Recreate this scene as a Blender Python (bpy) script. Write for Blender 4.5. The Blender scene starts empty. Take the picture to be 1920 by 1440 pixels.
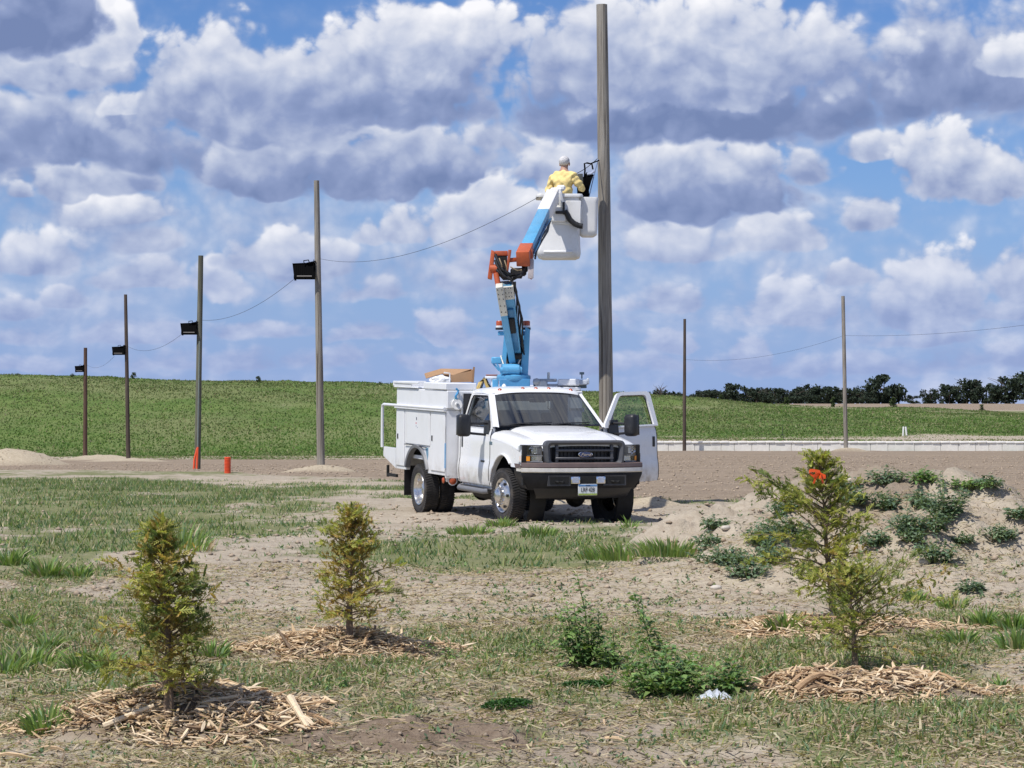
import bpy, bmesh, math, random
import numpy as np
from mathutils import Vector, Matrix, Euler

R = math.radians
sc = bpy.context.scene
col = sc.collection

# ------------------------------------------------------------------ camera
FPX = 4520.0            # focal length in photo pixels (1920 wide)
CAM_H = 1.6             # eye height
HORIZON = 782.0         # photo row of the true horizon
cam_d = bpy.data.cameras.new('camera')
cam_d.sensor_width = 36.0
cam_d.lens = 36.0 * FPX / 1920.0
cam_d.clip_start = 0.1
cam_d.clip_end = 9000.0
cam = bpy.data.objects.new('camera', cam_d)
cam.location = (0, 0, CAM_H)
cam.rotation_euler = (R(90) + math.atan((HORIZON - 720) / FPX), 0, 0)
col.objects.link(cam)
sc.camera = cam

# ------------------------------------------------------------------ light
SUN_EL = R(57)
SUN_DIR = Vector((-0.62, -0.60, 0.0)).normalized() * math.cos(SUN_EL) + Vector((0, 0, math.sin(SUN_EL)))
sun_d = bpy.data.lights.new('sun', 'SUN')
sun_d.energy = 4.2
sun_d.angle = R(0.53)
sun_d.color = (1.0, 0.955, 0.89)
sun = bpy.data.objects.new('sun', sun_d)
sun.rotation_euler = (-SUN_DIR).to_track_quat('-Z', 'Y').to_euler()
sun.location = (0, 0, 60)
col.objects.link(sun)
sc.view_settings.view_transform = 'Standard'
sc.view_settings.look = 'None'
sc.view_settings.exposure = 0.14
sc.view_settings.gamma = 1.0
sc.cycles.max_bounces = 6
sc.cycles.transparent_max_bounces = 8
sc.cycles.use_denoising = True

# ------------------------------------------------------------------ node helper
class NT:
    def __init__(self, tree):
        self.t = tree
        self.n = tree.nodes
        self.l = tree.links
    def put(self, sock, v):
        if hasattr(v, 'is_output'):
            self.l.new(v, sock)
        elif v is not None:
            sock.default_value = v
    def m(self, op, a, b=None, c=None, clamp=False):
        n = self.n.new('ShaderNodeMath'); n.operation = op; n.use_clamp = clamp
        self.put(n.inputs[0], a)
        if b is not None: self.put(n.inputs[1], b)
        if c is not None: self.put(n.inputs[2], c)
        return n.outputs[0]
    def v(self, op, a, b=None, c=None):
        n = self.n.new('ShaderNodeVectorMath'); n.operation = op
        self.put(n.inputs[0], a)
        if b is not None:
            if op == 'SCALE': self.put(n.inputs['Scale'], b)
            else: self.put(n.inputs[1], b)
        if c is not None: self.put(n.inputs[2], c)
        return n.outputs['Value'] if op in ('DOT_PRODUCT', 'LENGTH', 'DISTANCE') else n.outputs[0]
    def sep(self, a):
        n = self.n.new('ShaderNodeSeparateXYZ'); self.put(n.inputs[0], a); return n.outputs
    def comb(self, x, y, z):
        n = self.n.new('ShaderNodeCombineXYZ')
        for i, q in enumerate((x, y, z)): self.put(n.inputs[i], q)
        return n.outputs[0]
    def noise(self, vec, scale, detail=4, rough=0.5, dist=0.0, typ='FBM', out=0, lac=2.0):
        n = self.n.new('ShaderNodeTexNoise'); n.noise_dimensions = '3D'; n.noise_type = typ
        self.put(n.inputs['Vector'], vec)
        n.inputs['Scale'].default_value = scale
        n.inputs['Detail'].default_value = detail
        n.inputs['Roughness'].default_value = rough
        n.inputs['Distortion'].default_value = dist
        n.inputs['Lacunarity'].default_value = lac
        return n.outputs[out]
    def voro(self, vec, scale, detail=0, rough=0.5, feature='F1', out='Distance', rnd=1.0, smooth=0.4):
        n = self.n.new('ShaderNodeTexVoronoi'); n.feature = feature
        self.put(n.inputs['Vector'], vec)
        n.inputs['Scale'].default_value = scale
        n.inputs['Detail'].default_value = detail
        n.inputs['Roughness'].default_value = rough
        n.inputs['Randomness'].default_value = rnd
        if feature == 'SMOOTH_F1': n.inputs['Smoothness'].default_value = smooth
        return n.outputs[out]
    def ramp(self, f, lo, hi, a=0.0, b=1.0, smooth=True):
        n = self.n.new('ShaderNodeMapRange'); n.interpolation_type = 'SMOOTHSTEP' if smooth else 'LINEAR'
        n.clamp = True
        self.put(n.inputs[0], f)
        for i, q in enumerate((lo, hi, a, b)): self.put(n.inputs[1 + i], q)
        return n.outputs[0]
    def mix(self, f, a, b, blend='MIX'):
        n = self.n.new('ShaderNodeMix'); n.data_type = 'RGBA'; n.blend_type = blend
        self.put(n.inputs[0], f)
        for s, q in ((n.inputs[6], a), (n.inputs[7], b)):
            if isinstance(q, tuple) and len(q) == 3: q = (*q, 1.0)
            self.put(s, q)
        return n.outputs[2]

# ------------------------------------------------------------------ sky
world = bpy.data.worlds.new('World')
sc.world = world
world.use_nodes = True
W = NT(world.node_tree)
W.n.clear()
SKY_K = 0.1
wout = W.n.new('ShaderNodeOutputWorld')
bg = W.n.new('ShaderNodeBackground')
bg.inputs['Strength'].default_value = SKY_K
W.l.new(bg.outputs[0], wout.inputs[0])
sky = W.n.new('ShaderNodeTexSky')
sky.sky_type = 'NISHITA'
sky.sun_disc = False
sky.sun_elevation = SUN_EL
sky.sun_rotation = math.atan2(SUN_DIR.x, SUN_DIR.y)
sky.altitude = 300
sky.air_density = 1.0
sky.dust_density = 0.4
sky.ozone_density = 2.0
geo = W.n.new('ShaderNodeNewGeometry')
dvec = W.v('SCALE', geo.outputs['Incoming'], -1.0)
dx, dy, dz = W.sep(dvec)
az = W.m('ARCTAN2', dx, dy)
el = W.m('ARCSINE', dz)

# shared cloud textures: coarse warp, billows (P) and the same billows seen towards the sun (Q)
warp = W.noise(dvec, 20.0, 3, 0.5, out=1)
warp = W.v('SUBTRACT', warp, (0.5, 0.5, 0.5))
klow = W.ramp(el, 0.025, 0.075)
def fmix(f, a, b):
    n = W.n.new('ShaderNodeMix'); n.data_type = 'FLOAT'
    W.put(n.inputs[0], f); W.put(n.inputs[2], a); W.put(n.inputs[3], b)
    return n.outputs[0]
def billow(off, det, cells):
    p = W.v('ADD', dvec, off)
    p = W.v('MULTIPLY_ADD', warp, (0.016, 0.016, 0.016), p)
    big = W.noise(W.v('MULTIPLY', p, (1.0, 1.0, 1.35)), 24.0, det, 0.56)
    small = W.noise(W.v('MULTIPLY', p, (1.0, 1.0, 2.0)), 46.0, det - 1, 0.56)
    puff = W.voro(p, 62.0, cells, 0.55)
    f = W.m('MULTIPLY', W.m('SUBTRACT', fmix(klow, small, big), 0.5), 2.0)
    return W.m('MULTIPLY_ADD', W.m('SUBTRACT', 0.48, puff), 0.62, f)
P0 = billow((0, 0, 0), 8, 2)
P1 = billow((-0.0035, 0.0, 0.0065), 5, 1)
slope = W.m('SUBTRACT', P0, P1)
uv = W.comb(W.m('MULTIPLY', az, FPX), W.m('MULTIPLY', el, FPX), 0.0)
uvw = W.v('MULTIPLY_ADD', warp, (190.0, 80.0, 0.0), uv)
sl = W.m('MULTIPLY', slope, 0.42)

# single clouds from the far ones low over the land to the near ones high up:
# left, right, top, flat base (in 1/4520 rad right of / above the horizon line, photo rows), light on head, light on base, softness
CLOUDS = [
    (-250, 760, 120, 350, .56, .30, 1.0), (250, 1000, 60, 330, .60, .30, 1.0), (820, 1700, 20, 270, .58, .22, .9), (1450, 2150, -60, 230, .56, .26, .9), (980, 1480, 310, 420, .56, .36, 1.1), (-150, 420, 310, 420, .54, .38, 1.2), (1200, 1900, 470, 600, .58, .42, 1.2), (380, 1000, 440, 560, .56, .42, 1.2),
    (-200, 260, 655, 690, .50, .36, .7), (240, 760, 640, 688, .48, .34, .7), (700, 1300, 645, 690, .48, .35, .7), (1250, 2100, 640, 690, .46, .34, .7),
    (-60, 130, 600, 640, .55, .36, .6), (150, 420, 590, 636, .54, .36, .6), (380, 590, 592, 628, .56, .38, .6), (590, 800, 600, 640, .55, .38, .6), (860, 1130, 610, 650, .52, .36, .6),
    (1190, 1300, 608, 655, .60, .40, .5), (1365, 1450, 610, 676, .56, .40, .5), (1585, 1870, 588, 636, .58, .38, .5), (1800, 2050, 560, 600, .60, .40, .5),
    (-40, 80, 545, 596, .66, .42, .4), (65, 190, 535, 572, .66, .42, .4), (600, 790, 512, 566, .64, .42, .4), (765, 930, 560, 628, .66, .44, .4), (1000, 1140, 545, 606, .66, .44, .4), (1155, 1330, 515, 580, .66, .44, .4),
    (180, 360, 480, 536, .66, .42, .4), (370, 480, 455, 552, .78, .48, .35), (820, 1010, 480, 540, .62, .42, .45), (480, 660, 470, 520, .60, .40, .5),
    (-80, 190, 405, 505, .74, .42, .35), (200, 330, 425, 470, .52, .40, .6), (1370, 1560, 492, 590, .78, .46, .3), (1520, 1640, 470, 522, .80, .46, .3), (1600, 1880, 420, 598, .86, .40, .25), (1840, 2060, 440, 560, .74, .42, .35),
    (420, 660, 405, 500, .86, .44, .25), (640, 720, 398, 452, .80, .46, .3), (700, 830, 372, 446, .78, .44, .35), (800, 1130, 322, 452, .88, .44, .25), (1145, 1350, 378, 470, .84, .46, .3), (1300, 1540, 382, 456, .86, .46, .3), (1540, 1680, 355, 424, .78, .44, .35),
    (110, 330, 366, 416, .84, .48, .35), (0, 55, 340, 372, .76, .48, .4), (50, 180, 268, 366, .88, .40, .3), (150, 310, 300, 364, .84, .36, .35), (1485, 1560, 280, 348, .62, .40, .45), (1565, 1680, 246, 302, .78, .44, .35), (1670, 1960, 205, 368, .92, .42, .22),
    (960, 1130, 236, 346, .84, .46, .3), (1120, 1490, 212, 392, .93, .18, .22), (840, 980, 225, 285, .55, .40, .6),
    (-150, 130, 148, 300, .74, .24, .35), (30, 330, 158, 300, .58, .14, .4), (180, 560, 200, 330, .56, .18, .5), (205, 300, 172, 224, .94, .60, .3),
    (370, 620, 205, 346, .90, .30, .25), (530, 890, 162, 358, .93, .14, .24), (380, 860, 270, 356, .50, .12, .5),
    (-120, 260, 20, 168, .66, .44, .4), (120, 255, -30, 118, .94, .60, .3), (-150, 160, -120, 96, .40, .02, .35),
    (1560, 1990, -20, 206, .62, .14, .45), (1840, 1990, 60, 140, .90, .50, .3), (270, 720, -10, 248, .86, .34, .28), (880, 1720, 60, 244, .54, .04, .45), (500, 1050, -60, 212, .95, .30, .24), (1000, 1640, -80, 172, .94, .34, .26), (620, 980, 120, 232, .60, .12, .5),
]
# thin pale cloud behind the heaps
gen1 = W.noise(W.v('MULTIPLY', dvec, (1, 1, 2.2)), 9.0, 4, 0.55)
b0 = W.m('MULTIPLY_ADD', P0, 0.42, W.m('MULTIPLY', W.m('SUBTRACT', gen1, 0.50), 2.6))
b0 = W.m('ADD', b0, W.ramp(el, 0.0, 0.12, 0.36, 0.16))
Acc = W.m('MULTIPLY', W.ramp(b0, -0.15, 0.65), 0.85); Lit = W.m('MULTIPLY_ADD', b0, 0.12, W.m('ADD', sl, 0.50))
for (x0, x1, yt, yb, lt, lb, soft) in CLOUDS:
    hw = (x1 - x0) / 2 * 1.22; x0 = (x0 + x1) / 2 - hw; up = (yb - yt); ry = up * .86; dn = up * .26 + 6
    c = (x0 + hw - 960.0, HORIZON - (yb - up * .12), 0.0)
    d = W.v('MULTIPLY', W.v('SUBTRACT', uvw, c), (1.0 / hw, 1.0 / ry, 0.0))
    sx, sy, _ = W.sep(d)
    dyn = W.m('MAXIMUM', sy, W.m('MULTIPLY', sy, -ry / dn))
    e = W.m('MULTIPLY_ADD', dyn, dyn, W.m('MULTIPLY', sx, sx))
    e = W.m('MULTIPLY_ADD', P0, 0.95, W.m('SUBTRACT', 1.12, e))
    al = W.ramp(e, 0.0, 0.12 + soft * 0.9)
    li = W.m('MULTIPLY_ADD', W.m('MULTIPLY_ADD', sy, 1.10, 0.04, clamp=True), (lt - lb), lb)
    Lit = fmix(al, Lit, W.m('ADD', li, sl))
    Acc = W.m('MULTIPLY_ADD', W.m('SUBTRACT', 1.0, Acc), al, Acc) if not isinstance(Acc, float) else al
# the sky outside the stretch described above: broken cumulus of the same kind
generic = W.noise(W.v('MULTIPLY', dvec, (1, 1, 1.6)), 5.0, 3, 0.5)
ge = W.m('MULTIPLY_ADD', P0, 0.34, W.m('MULTIPLY', W.m('SUBTRACT', generic, 0.46), 2.6))
galpha = W.ramp(ge, 0.0, 0.3)
glit = W.m('MULTIPLY_ADD', ge, -0.35, W.m('ADD', sl, 0.78))
edge = W.m('MULTIPLY', W.ramp(W.m('ABSOLUTE', az), 0.225, 0.30, 1.0, 0.0), W.ramp(el, 0.18, 0.25, 1.0, 0.0))
alpha = fmix(edge, galpha, Acc)
lit = W.m('ADD', fmix(edge, glit, Lit), 0.05, clamp=True)

def C(r, g, b):
    return (r / SKY_K, g / SKY_K, b / SKY_K, 1.0)
rampn = W.n.new('ShaderNodeValToRGB')
W.put(rampn.inputs[0], lit)
cr = rampn.color_ramp
cr.interpolation = 'LINEAR'
cr.elements[0].position = 0.0; cr.elements[0].color = (0.168, 0.225, 0.410, 1)
cr.elements[1].position = 1.0; cr.elements[1].color = (0.90, 0.895, 0.92, 1)
for pos, c3 in ((0.28, (0.258, 0.32, 0.52)), (0.52, (0.445, 0.50, 0.655)), (0.76, (0.68, 0.705, 0.785))):
    e = cr.elements.new(pos); e.color = (*c3, 1)
ccol = W.mix(1.0, rampn.outputs[0], C(1, 1, 1), 'MULTIPLY')
# distance: clouds low over the land lose contrast
air = W.ramp(el, -0.01, 0.10, 0.66, 0.0)
ccol = W.mix(air, ccol, C(0.325, 0.415, 0.685))
skyc = W.mix(1.0, sky.outputs[0], (0.46, 0.63, 0.96), 'MULTIPLY')
skyc = W.mix(W.ramp(el, -0.02, 0.14, 0.90, 0.0), skyc, C(0.26, 0.37, 0.68))
final = W.mix(W.m('MULTIPLY', alpha, 0.97), skyc, ccol)
W.l.new(final, bg.inputs['Color'])
world.cycles.sampling_method = 'NONE'

# ------------------------------------------------------------------ helpers
rng = np.random.default_rng(7)
random.seed(11)

def tag(o, label=None, cat=None, group=None, kind=None):
    if label: o['label'] = label
    if cat: o['category'] = cat
    if group: o['group'] = group
    if kind: o['kind'] = kind
    return o

def empty(name, loc=(0, 0, 0), rz=0.0):
    o = bpy.data.objects.new(name, None)
    o.empty_display_size = 0.2
    o.location = loc
    o.rotation_euler = (0, 0, rz)
    col.objects.link(o)
    return o

def link_mesh(name, me, mat, parent=None, loc=None):
    o = bpy.data.objects.new(name, me)
    if mat is not None and len(me.materials) == 0:
        me.materials.append(mat)
    if loc is not None: o.location = loc
    col.objects.link(o)
    if parent is not None: o.parent = parent
    return o

def raw_mesh(name, V, F, smooth=False, attrs=None):
    """mesh from numpy arrays (faces of equal size)"""
    V = np.asarray(V, dtype=np.float32); F = np.asarray(F, dtype=np.int32)
    me = bpy.data.meshes.new(name)
    k = F.shape[1]
    me.vertices.add(len(V)); me.vertices.foreach_set('co', V.ravel())
    me.loops.add(F.size); me.loops.foreach_set('vertex_index', F.ravel())
    me.polygons.add(len(F))
    me.polygons.foreach_set('loop_start', np.arange(0, F.size, k, dtype=np.int32))
    me.polygons.foreach_set('loop_total', np.full(len(F), k, dtype=np.int32))
    if smooth: me.polygons.foreach_set('use_smooth', np.ones(len(F), dtype=bool))
    for an, arr in (attrs or {}).items():
        arr = np.asarray(arr, dtype=np.float32)
        if arr.ndim == 1:
            at = me.attributes.new(an, 'FLOAT', 'POINT'); at.data.foreach_set('value', arr)
        else:
            at = me.attributes.new(an, 'FLOAT_COLOR', 'POINT')
            if arr.shape[1] == 3: arr = np.concatenate([arr, np.ones((len(arr), 1), np.float32)], 1)
            at.data.foreach_set('color', np.ascontiguousarray(arr, dtype=np.float32).ravel())
    me.update(calc_edges=True)
    me.validate()
    return me

# value noise for the terrain (vectorised)
_tab = np.random.default_rng(3).random((256, 256))
def vnoise(x, y):
    xi = np.floor(x).astype(int); yi = np.floor(y).astype(int)
    fx = x - xi; fy = y - yi
    fx = fx * fx * (3 - 2 * fx); fy = fy * fy * (3 - 2 * fy)
    a = _tab[xi & 255, yi & 255]; b = _tab[(xi + 1) & 255, yi & 255]
    c = _tab[xi & 255, (yi + 1) & 255]; d = _tab[(xi + 1) & 255, (yi + 1) & 255]
    return (a * (1 - fx) + b * fx) * (1 - fy) + (c * (1 - fx) + d * fx) * fy
def fbm(x, y, octv=4, rough=0.5):
    s = 0; a = 1; t = 0
    for i in range(octv):
        s = s + a * vnoise(x * 2 ** i + 17.3 * i, y * 2 ** i + 9.1 * i); t += a; a *= rough
    return s / t
def sstep(a, b, x):
    t = np.clip((x - a) / (b - a), 0, 1); return t * t * (3 - 2 * t)
def bump(x, y, cx, cy, rx, ry, p=1.0):
    r2 = ((x - cx) / rx) ** 2 + ((y - cy) / ry) ** 2
    return np.clip(1 - r2, 0, None) ** p

def flat(px, py):
    """a spot on the level ground the photo shows at px, py"""
    d = CAM_H * FPX / (py - HORIZON)
    return (px - 960) / FPX * d, d

# ------------------------------------------------------------------ terrain
WALL_Y = 165.0
def dipL(y): return np.interp(y, [0, 55, 74, 99, 134, 180, 400], [0, 0, -.09, -.58, -.86, -1.55, -1.6])
def dipR(y): return np.interp(y, [0, 55, 100, 143, 165, 400], [0, 0, -.22, -.45, -.72, -.72])
def crest(x): return np.interp(x, [-120, -52, -12, 14.6, 29, 52, 120], [6.3, 5.85, 4.85, 3.7, 2.75, 2.0, 1.3])
MULCH = [  # centre px, py, half sizes, height
    (350, 1352, .78, .72, .17), (640, 1222, .72, .58, .13), (1610, 1302, .76, .50, .14), (1565, 1180, .82, .60, .11)]
SAND = [(600, 886, 74, 1.25, 1.0, .22), (240, 866, 133, 2.4, 1.5, .2), (1590, 842, 143, 1.3, 1.0, .30),
        (1066, 948, 43.6, .5, .6, .18), (1215, 952, 42.8, .6, .6, .14), (30, 858, 118, 2.6, 3.0, .75), (190, 866, 150, 3.0, 2.0, .35)]
def zt(x, y):
    x = np.asarray(x, float); y = np.asarray(y, float)
    side = sstep(-10, 2, x)
    z = dipL(y) * (1 - side) + dipR(y) * side
    # low swells and clods
    near = 1 - sstep(60, 160, y)
    z = z + near * (fbm(x * .35, y * .35, 3) - .5) * .16 * sstep(6, 14, y)
    z = z + near * (fbm(x * 2.3 + 5, y * 2.3, 4, .6) - .5) * .075
    # spoil mound with weeds, right
    mx = bump(x, y, 4.35, 27.2, 2.5, 4.2) ** .75 * .83
    mx = np.maximum(mx, bump(x, y, 7.0, 27.0, 2.9, 4.4) ** .75 * .82)
    mx = np.maximum(mx, bump(x, y, 2.8, 26.6, 1.7, 3.6) ** .9 * .52)
    mx = np.maximum(mx, bump(x, y, 4.8, 24.5, 4.0, 3.2) * .30)
    rough = (fbm(x * 1.3 + 31, y * 1.3, 5, .66) - .45)
    z = z + mx * (1 + .6 * rough) + np.minimum(mx * 3, 1) * (rough * .30 + (fbm(x * 5 + 3, y * 5, 3, .6) - .5) * .16)
    # dug earth between the near mulch piles
    dx_, dy_ = flat(800, 1372)
    k = bump(x, y, dx_, dy_, .75, .62)
    z = z + k * (.05 + .18 * (fbm(x * 6, y * 6, 4, .6) - .45))
    for px, py, rx, ry, h in MULCH:
        cx, cy = flat(px, py)
        z = z + bump(x, y, cx, cy, rx, ry) ** 1.1 * h * (.8 + .5 * fbm(x * 4, y * 4, 2))
    for px, py, d, rx, ry, h in SAND:
        z = z + bump(x, y, (px - 960) / FPX * d, d, rx, ry) ** 1.2 * h * (.75 + .5 * fbm(x * 2.2, y * 2.2, 3))
    # tilled field
    t = field(x, y)
    z = z + t * ((fbm(x * .5, y * 1.6, 3, .6) - .5) * .09)
    # bank behind the block wall and the long grassy berm
    right = sstep(4.0, 9.0, x)
    z = z + right * sstep(WALL_Y + .2, WALL_Y + .9, y) * .64
    y0 = 196 - 18 * sstep(-5, 30, x)
    up = sstep(y0, 246, y)
    base = np.where(right > 0, -.08 * right + (1 - right) * (-1.4), -1.4)
    hill = crest(x)
    z = z * (1 - up) + hill * up
    z = z + up * ((fbm(x * .12, y * .12, 3) - .5) * .7 + (fbm(x * .7, y * .7, 2) - .5) * .22) * (1 - sstep(250, 300, y))
    # land beyond: falls off behind the crest on the left, rises to a far field on the right
    back = sstep(252, 330, y)
    far = np.interp(y, [250, 330, 420, 520, 900, 1500, 9000], [2.3, 2.6, 3.3, 4.4, 6.6, 7.0, 7.0])
    z = z * (1 - back) + np.minimum(far, np.where(y < 480, hill + 2, far)) * back
    return z

def field(x, y):
    """1 inside the tilled field"""
    edgeR = 46.5 + (fbm(x * .25, y * .05, 2) - .5) * 3 - 1.5 * sstep(10, 20, x)
    edgeL = 63 + (fbm(x * .3, y * .05, 2) - .5) * 5 + 1.9 * np.clip(-x - 3, 0, 40)
    e = edgeL + (edgeR - edgeL) * sstep(-2.5, 3.0, x)
    far = 164 * sstep(-8, 4, x) + 176 * (1 - sstep(-8, 4, x))
    return sstep(e - 1.0, e + 1.5, y) * (1 - sstep(far - 2, far + 1.5, y))

VEG = [  # px, py, rx, ry (photo px on flat ground), weight
    (300, 945, 460, 80, .22), (100, 1000, 330, 90, .34), (60, 1180, 170, 90, .38), (90, 1060, 140, 50, .30), (450, 925, 330, 26, .20), (560, 1015, 190, 30, -.12),
    (640, 985, 250, 30, .10), (900, 1035, 340, 42, .32), (1120, 1012, 230, 30, .28), (1240, 1022, 90, 26, .25),
    (760, 1120, 420, 52, -.50), (1180, 1110, 320, 45, -.42), (300, 1055, 150, 24, -.42), (1560, 1110, 420, 45, -.38),
    (560, 905, 220, 14, -.45), (660, 930, 110, 16, -.35), (500, 1085, 120, 40, -.25), (950, 975, 330, 22, -.35), (1330, 985, 200, 22, -.30),
    (900, 1190, 420, 26, .26), (1300, 1195, 180, 40, -.12), (520, 1290, 420, 60, .16), (1000, 1260, 330, 40, .10),
    (760, 1385, 230, 44, -.45), (1350, 1400, 380, 60, -.16), (1750, 1200, 260, 60, .30), (1720, 1400, 230, 40, .12), (250, 1210, 180, 40, .20),
    (1240, 1260, 120, 40, .10), (1900, 1290, 180, 60, -.10), (1550, 1230, 200, 30, .12), (350, 1100, 200, 30, -.2), (330, 1160, 260, 25, .1)]
def veg(x, y):
    """green cover, 0..1"""
    n = fbm(x * .55 + 3, y * .42 + 8, 4, .6)
    fine = fbm(x * 2.6, y * 1.9 + 40, 3, .6)
    v = .35 + (n - .5) * 1.7 + (fine - .5) * 1.0 + .05 * (1 - sstep(17, 20, y))
    px = 960 + x / np.maximum(y, 1) * FPX; py = HORIZON + CAM_H * FPX / np.maximum(y, 5)
    for a, b, rx, ry, w in VEG:
        v = v + w * 1.15 * np.clip(1 - ((px - a) / rx) ** 2 - ((py - b) / ry) ** 2, 0, None) ** .6
    v = v * (1 - field(x, y))
    # under the wheels and along the track it is bare
    v = v - .6 * bump(x, y, 0.2, 40, 3.6, 4.0)
    # on the mound
    m = np.maximum(np.maximum(bump(x, y, 4.35, 27.2, 2.5, 4.2), bump(x, y, 7.0, 27.0, 2.9, 4.4)), bump(x, y, 2.8, 26.6, 1.7, 3.6))
    v = v - np.minimum(m * 2, 1) * .55
    for a, b, rx, ry, h in MULCH:
        cx, cy = flat(a, b); v = v - 1.2 * bump(x, y, cx, cy, rx, ry) ** .5
    for a, b, d, rx, ry, h in SAND:
        v = v - 1.5 * bump(x, y, (a - 960) / FPX * d, d, rx * 1.25, ry * 1.25) ** .5
    # berm
    y0 = 186 - 6 * sstep(-5, 30, x)
    hv = .16 + .95 * sstep(y0 + 4, y0 + 20, y) + (fbm(x * .10, y * .16, 4, .6) - .5) * 1.5 - .32 * sstep(220, 240, y)
    k = sstep(160, 178, y)
    v = v * (1 - k) + hv * k
    v = v - 2 * sstep(300, 340, y)
    return np.clip(v, 0, 1)

def hit(px, py, dmin=8.0, dmax=420.0):
    """where the sight line through a photo pixel meets the terrain"""
    d = np.exp(np.linspace(math.log(dmin), math.log(dmax), 2600))
    x = (px - 960) / FPX * d; z = CAM_H + (HORIZON - py) / FPX * d
    below = np.nonzero(z <= zt(x, d))[0]
    i = below[0] if len(below) else len(d) - 1
    return Vector((float(x[i]), float(d[i]), float(zt(x[i], d[i]))))
def at(px, py, d):
    return Vector(((px - 960) / FPX * d, d, CAM_H + (HORIZON - py) / FPX * d))
def zg(x, y): return float(zt(np.array([x]), np.array([y]))[0])
def zlocal(cx, cy, rx, ry, n=56):
    """quick terrain height round a spot"""
    gx = np.linspace(cx - rx, cx + rx, n); gy = np.linspace(cy - ry, cy + ry, n)
    Z = zt(*np.meshgrid(gx, gy, indexing='ij'))
    def f(x, y):
        u = min(max((x - gx[0]) / (gx[1] - gx[0]), 0), n - 1.001); v = min(max((y - gy[0]) / (gy[1] - gy[0]), 0), n - 1.001)
        i, j = int(u), int(v); u -= i; v -= j
        return float((Z[i, j] * (1 - u) + Z[i + 1, j] * u) * (1 - v) + (Z[i, j + 1] * (1 - u) + Z[i + 1, j + 1] * u) * v)
    return f

# ------------------------------------------------------------------ materials
def mat_nodes(name):
    m = bpy.data.materials.new(name); m.use_nodes = True
    N = NT(m.node_tree); N.n.clear()
    out = N.n.new('ShaderNodeOutputMaterial')
    b = N.n.new('ShaderNodeBsdfPrincipled')
    N.l.new(b.outputs[0], out.inputs[0])
    return m, N, b, out
def objco(N):
    t = N.n.new('ShaderNodeTexCoord'); return t.outputs['Object']
def attr(N, name, out='Fac'):
    a = N.n.new('ShaderNodeAttribute'); a.attribute_name = name; return a.outputs[out]
def bumpn(N, b, h, strength=.4, dist=.02):
    n = N.n.new('ShaderNodeBump'); n.inputs['Strength'].default_value = strength; n.inputs['Distance'].default_value = dist
    N.put(n.inputs['Height'], h); N.l.new(n.outputs[0], b.inputs['Normal'])
def simple(name, color, rough=.5, metal=0.0, var=.12, scale=9.0, spec=.5, coat=0.0, bump_s=0.0, dirt=None, dirt_amt=0.0):
    m, N, b, out = mat_nodes(name)
    c = objco(N)
    f = N.noise(c, scale, 4, .6)
    k = N.ramp(f, .3, .7, 1 - var, 1 + var, smooth=False)
    colr = N.mix(1.0, (*color, 1.0), N.comb(k, k, k), 'MULTIPLY')
    if dirt:
        d = N.ramp(N.noise(c, scale * .35, 5, .65), .50, .72, 0.0, dirt_amt)
        colr = N.mix(d, colr, dirt)
    N.put(b.inputs['Base Color'], colr)
    N.put(b.inputs['Roughness'], N.ramp(f, .3, .7, max(rough - .08, .02), min(rough + .08, 1), smooth=False))
    b.inputs['Metallic'].default_value = metal
    b.inputs['Specular IOR Level'].default_value = spec
    b.inputs['Coat Weight'].default_value = coat
    b.inputs['Coat Roughness'].default_value = .08
    if bump_s: bumpn(N, b, f, bump_s, .01)
    return m
def leafmat(name, trans=.3, rough=.6):
    """foliage: colour stored per blade, light passes through"""
    m, N, b, out = mat_nodes(name)
    c = attr(N, 'tint', 'Color')
    N.put(b.inputs['Base Color'], c); b.inputs['Roughness'].default_value = rough
    b.inputs['Specular IOR Level'].default_value = .25
    tr = N.n.new('ShaderNodeBsdfTranslucent')
    N.put(tr.inputs['Color'], N.mix(1.0, c, (1.25, 1.35, .7), 'MULTIPLY'))
    mx = N.n.new('ShaderNodeMixShader'); mx.inputs[0].default_value = trans
    N.l.new(b.outputs[0], mx.inputs[1]); N.l.new(tr.outputs[0], mx.inputs[2]); N.l.new(mx.outputs[0], out.inputs[0])
    return m

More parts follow.
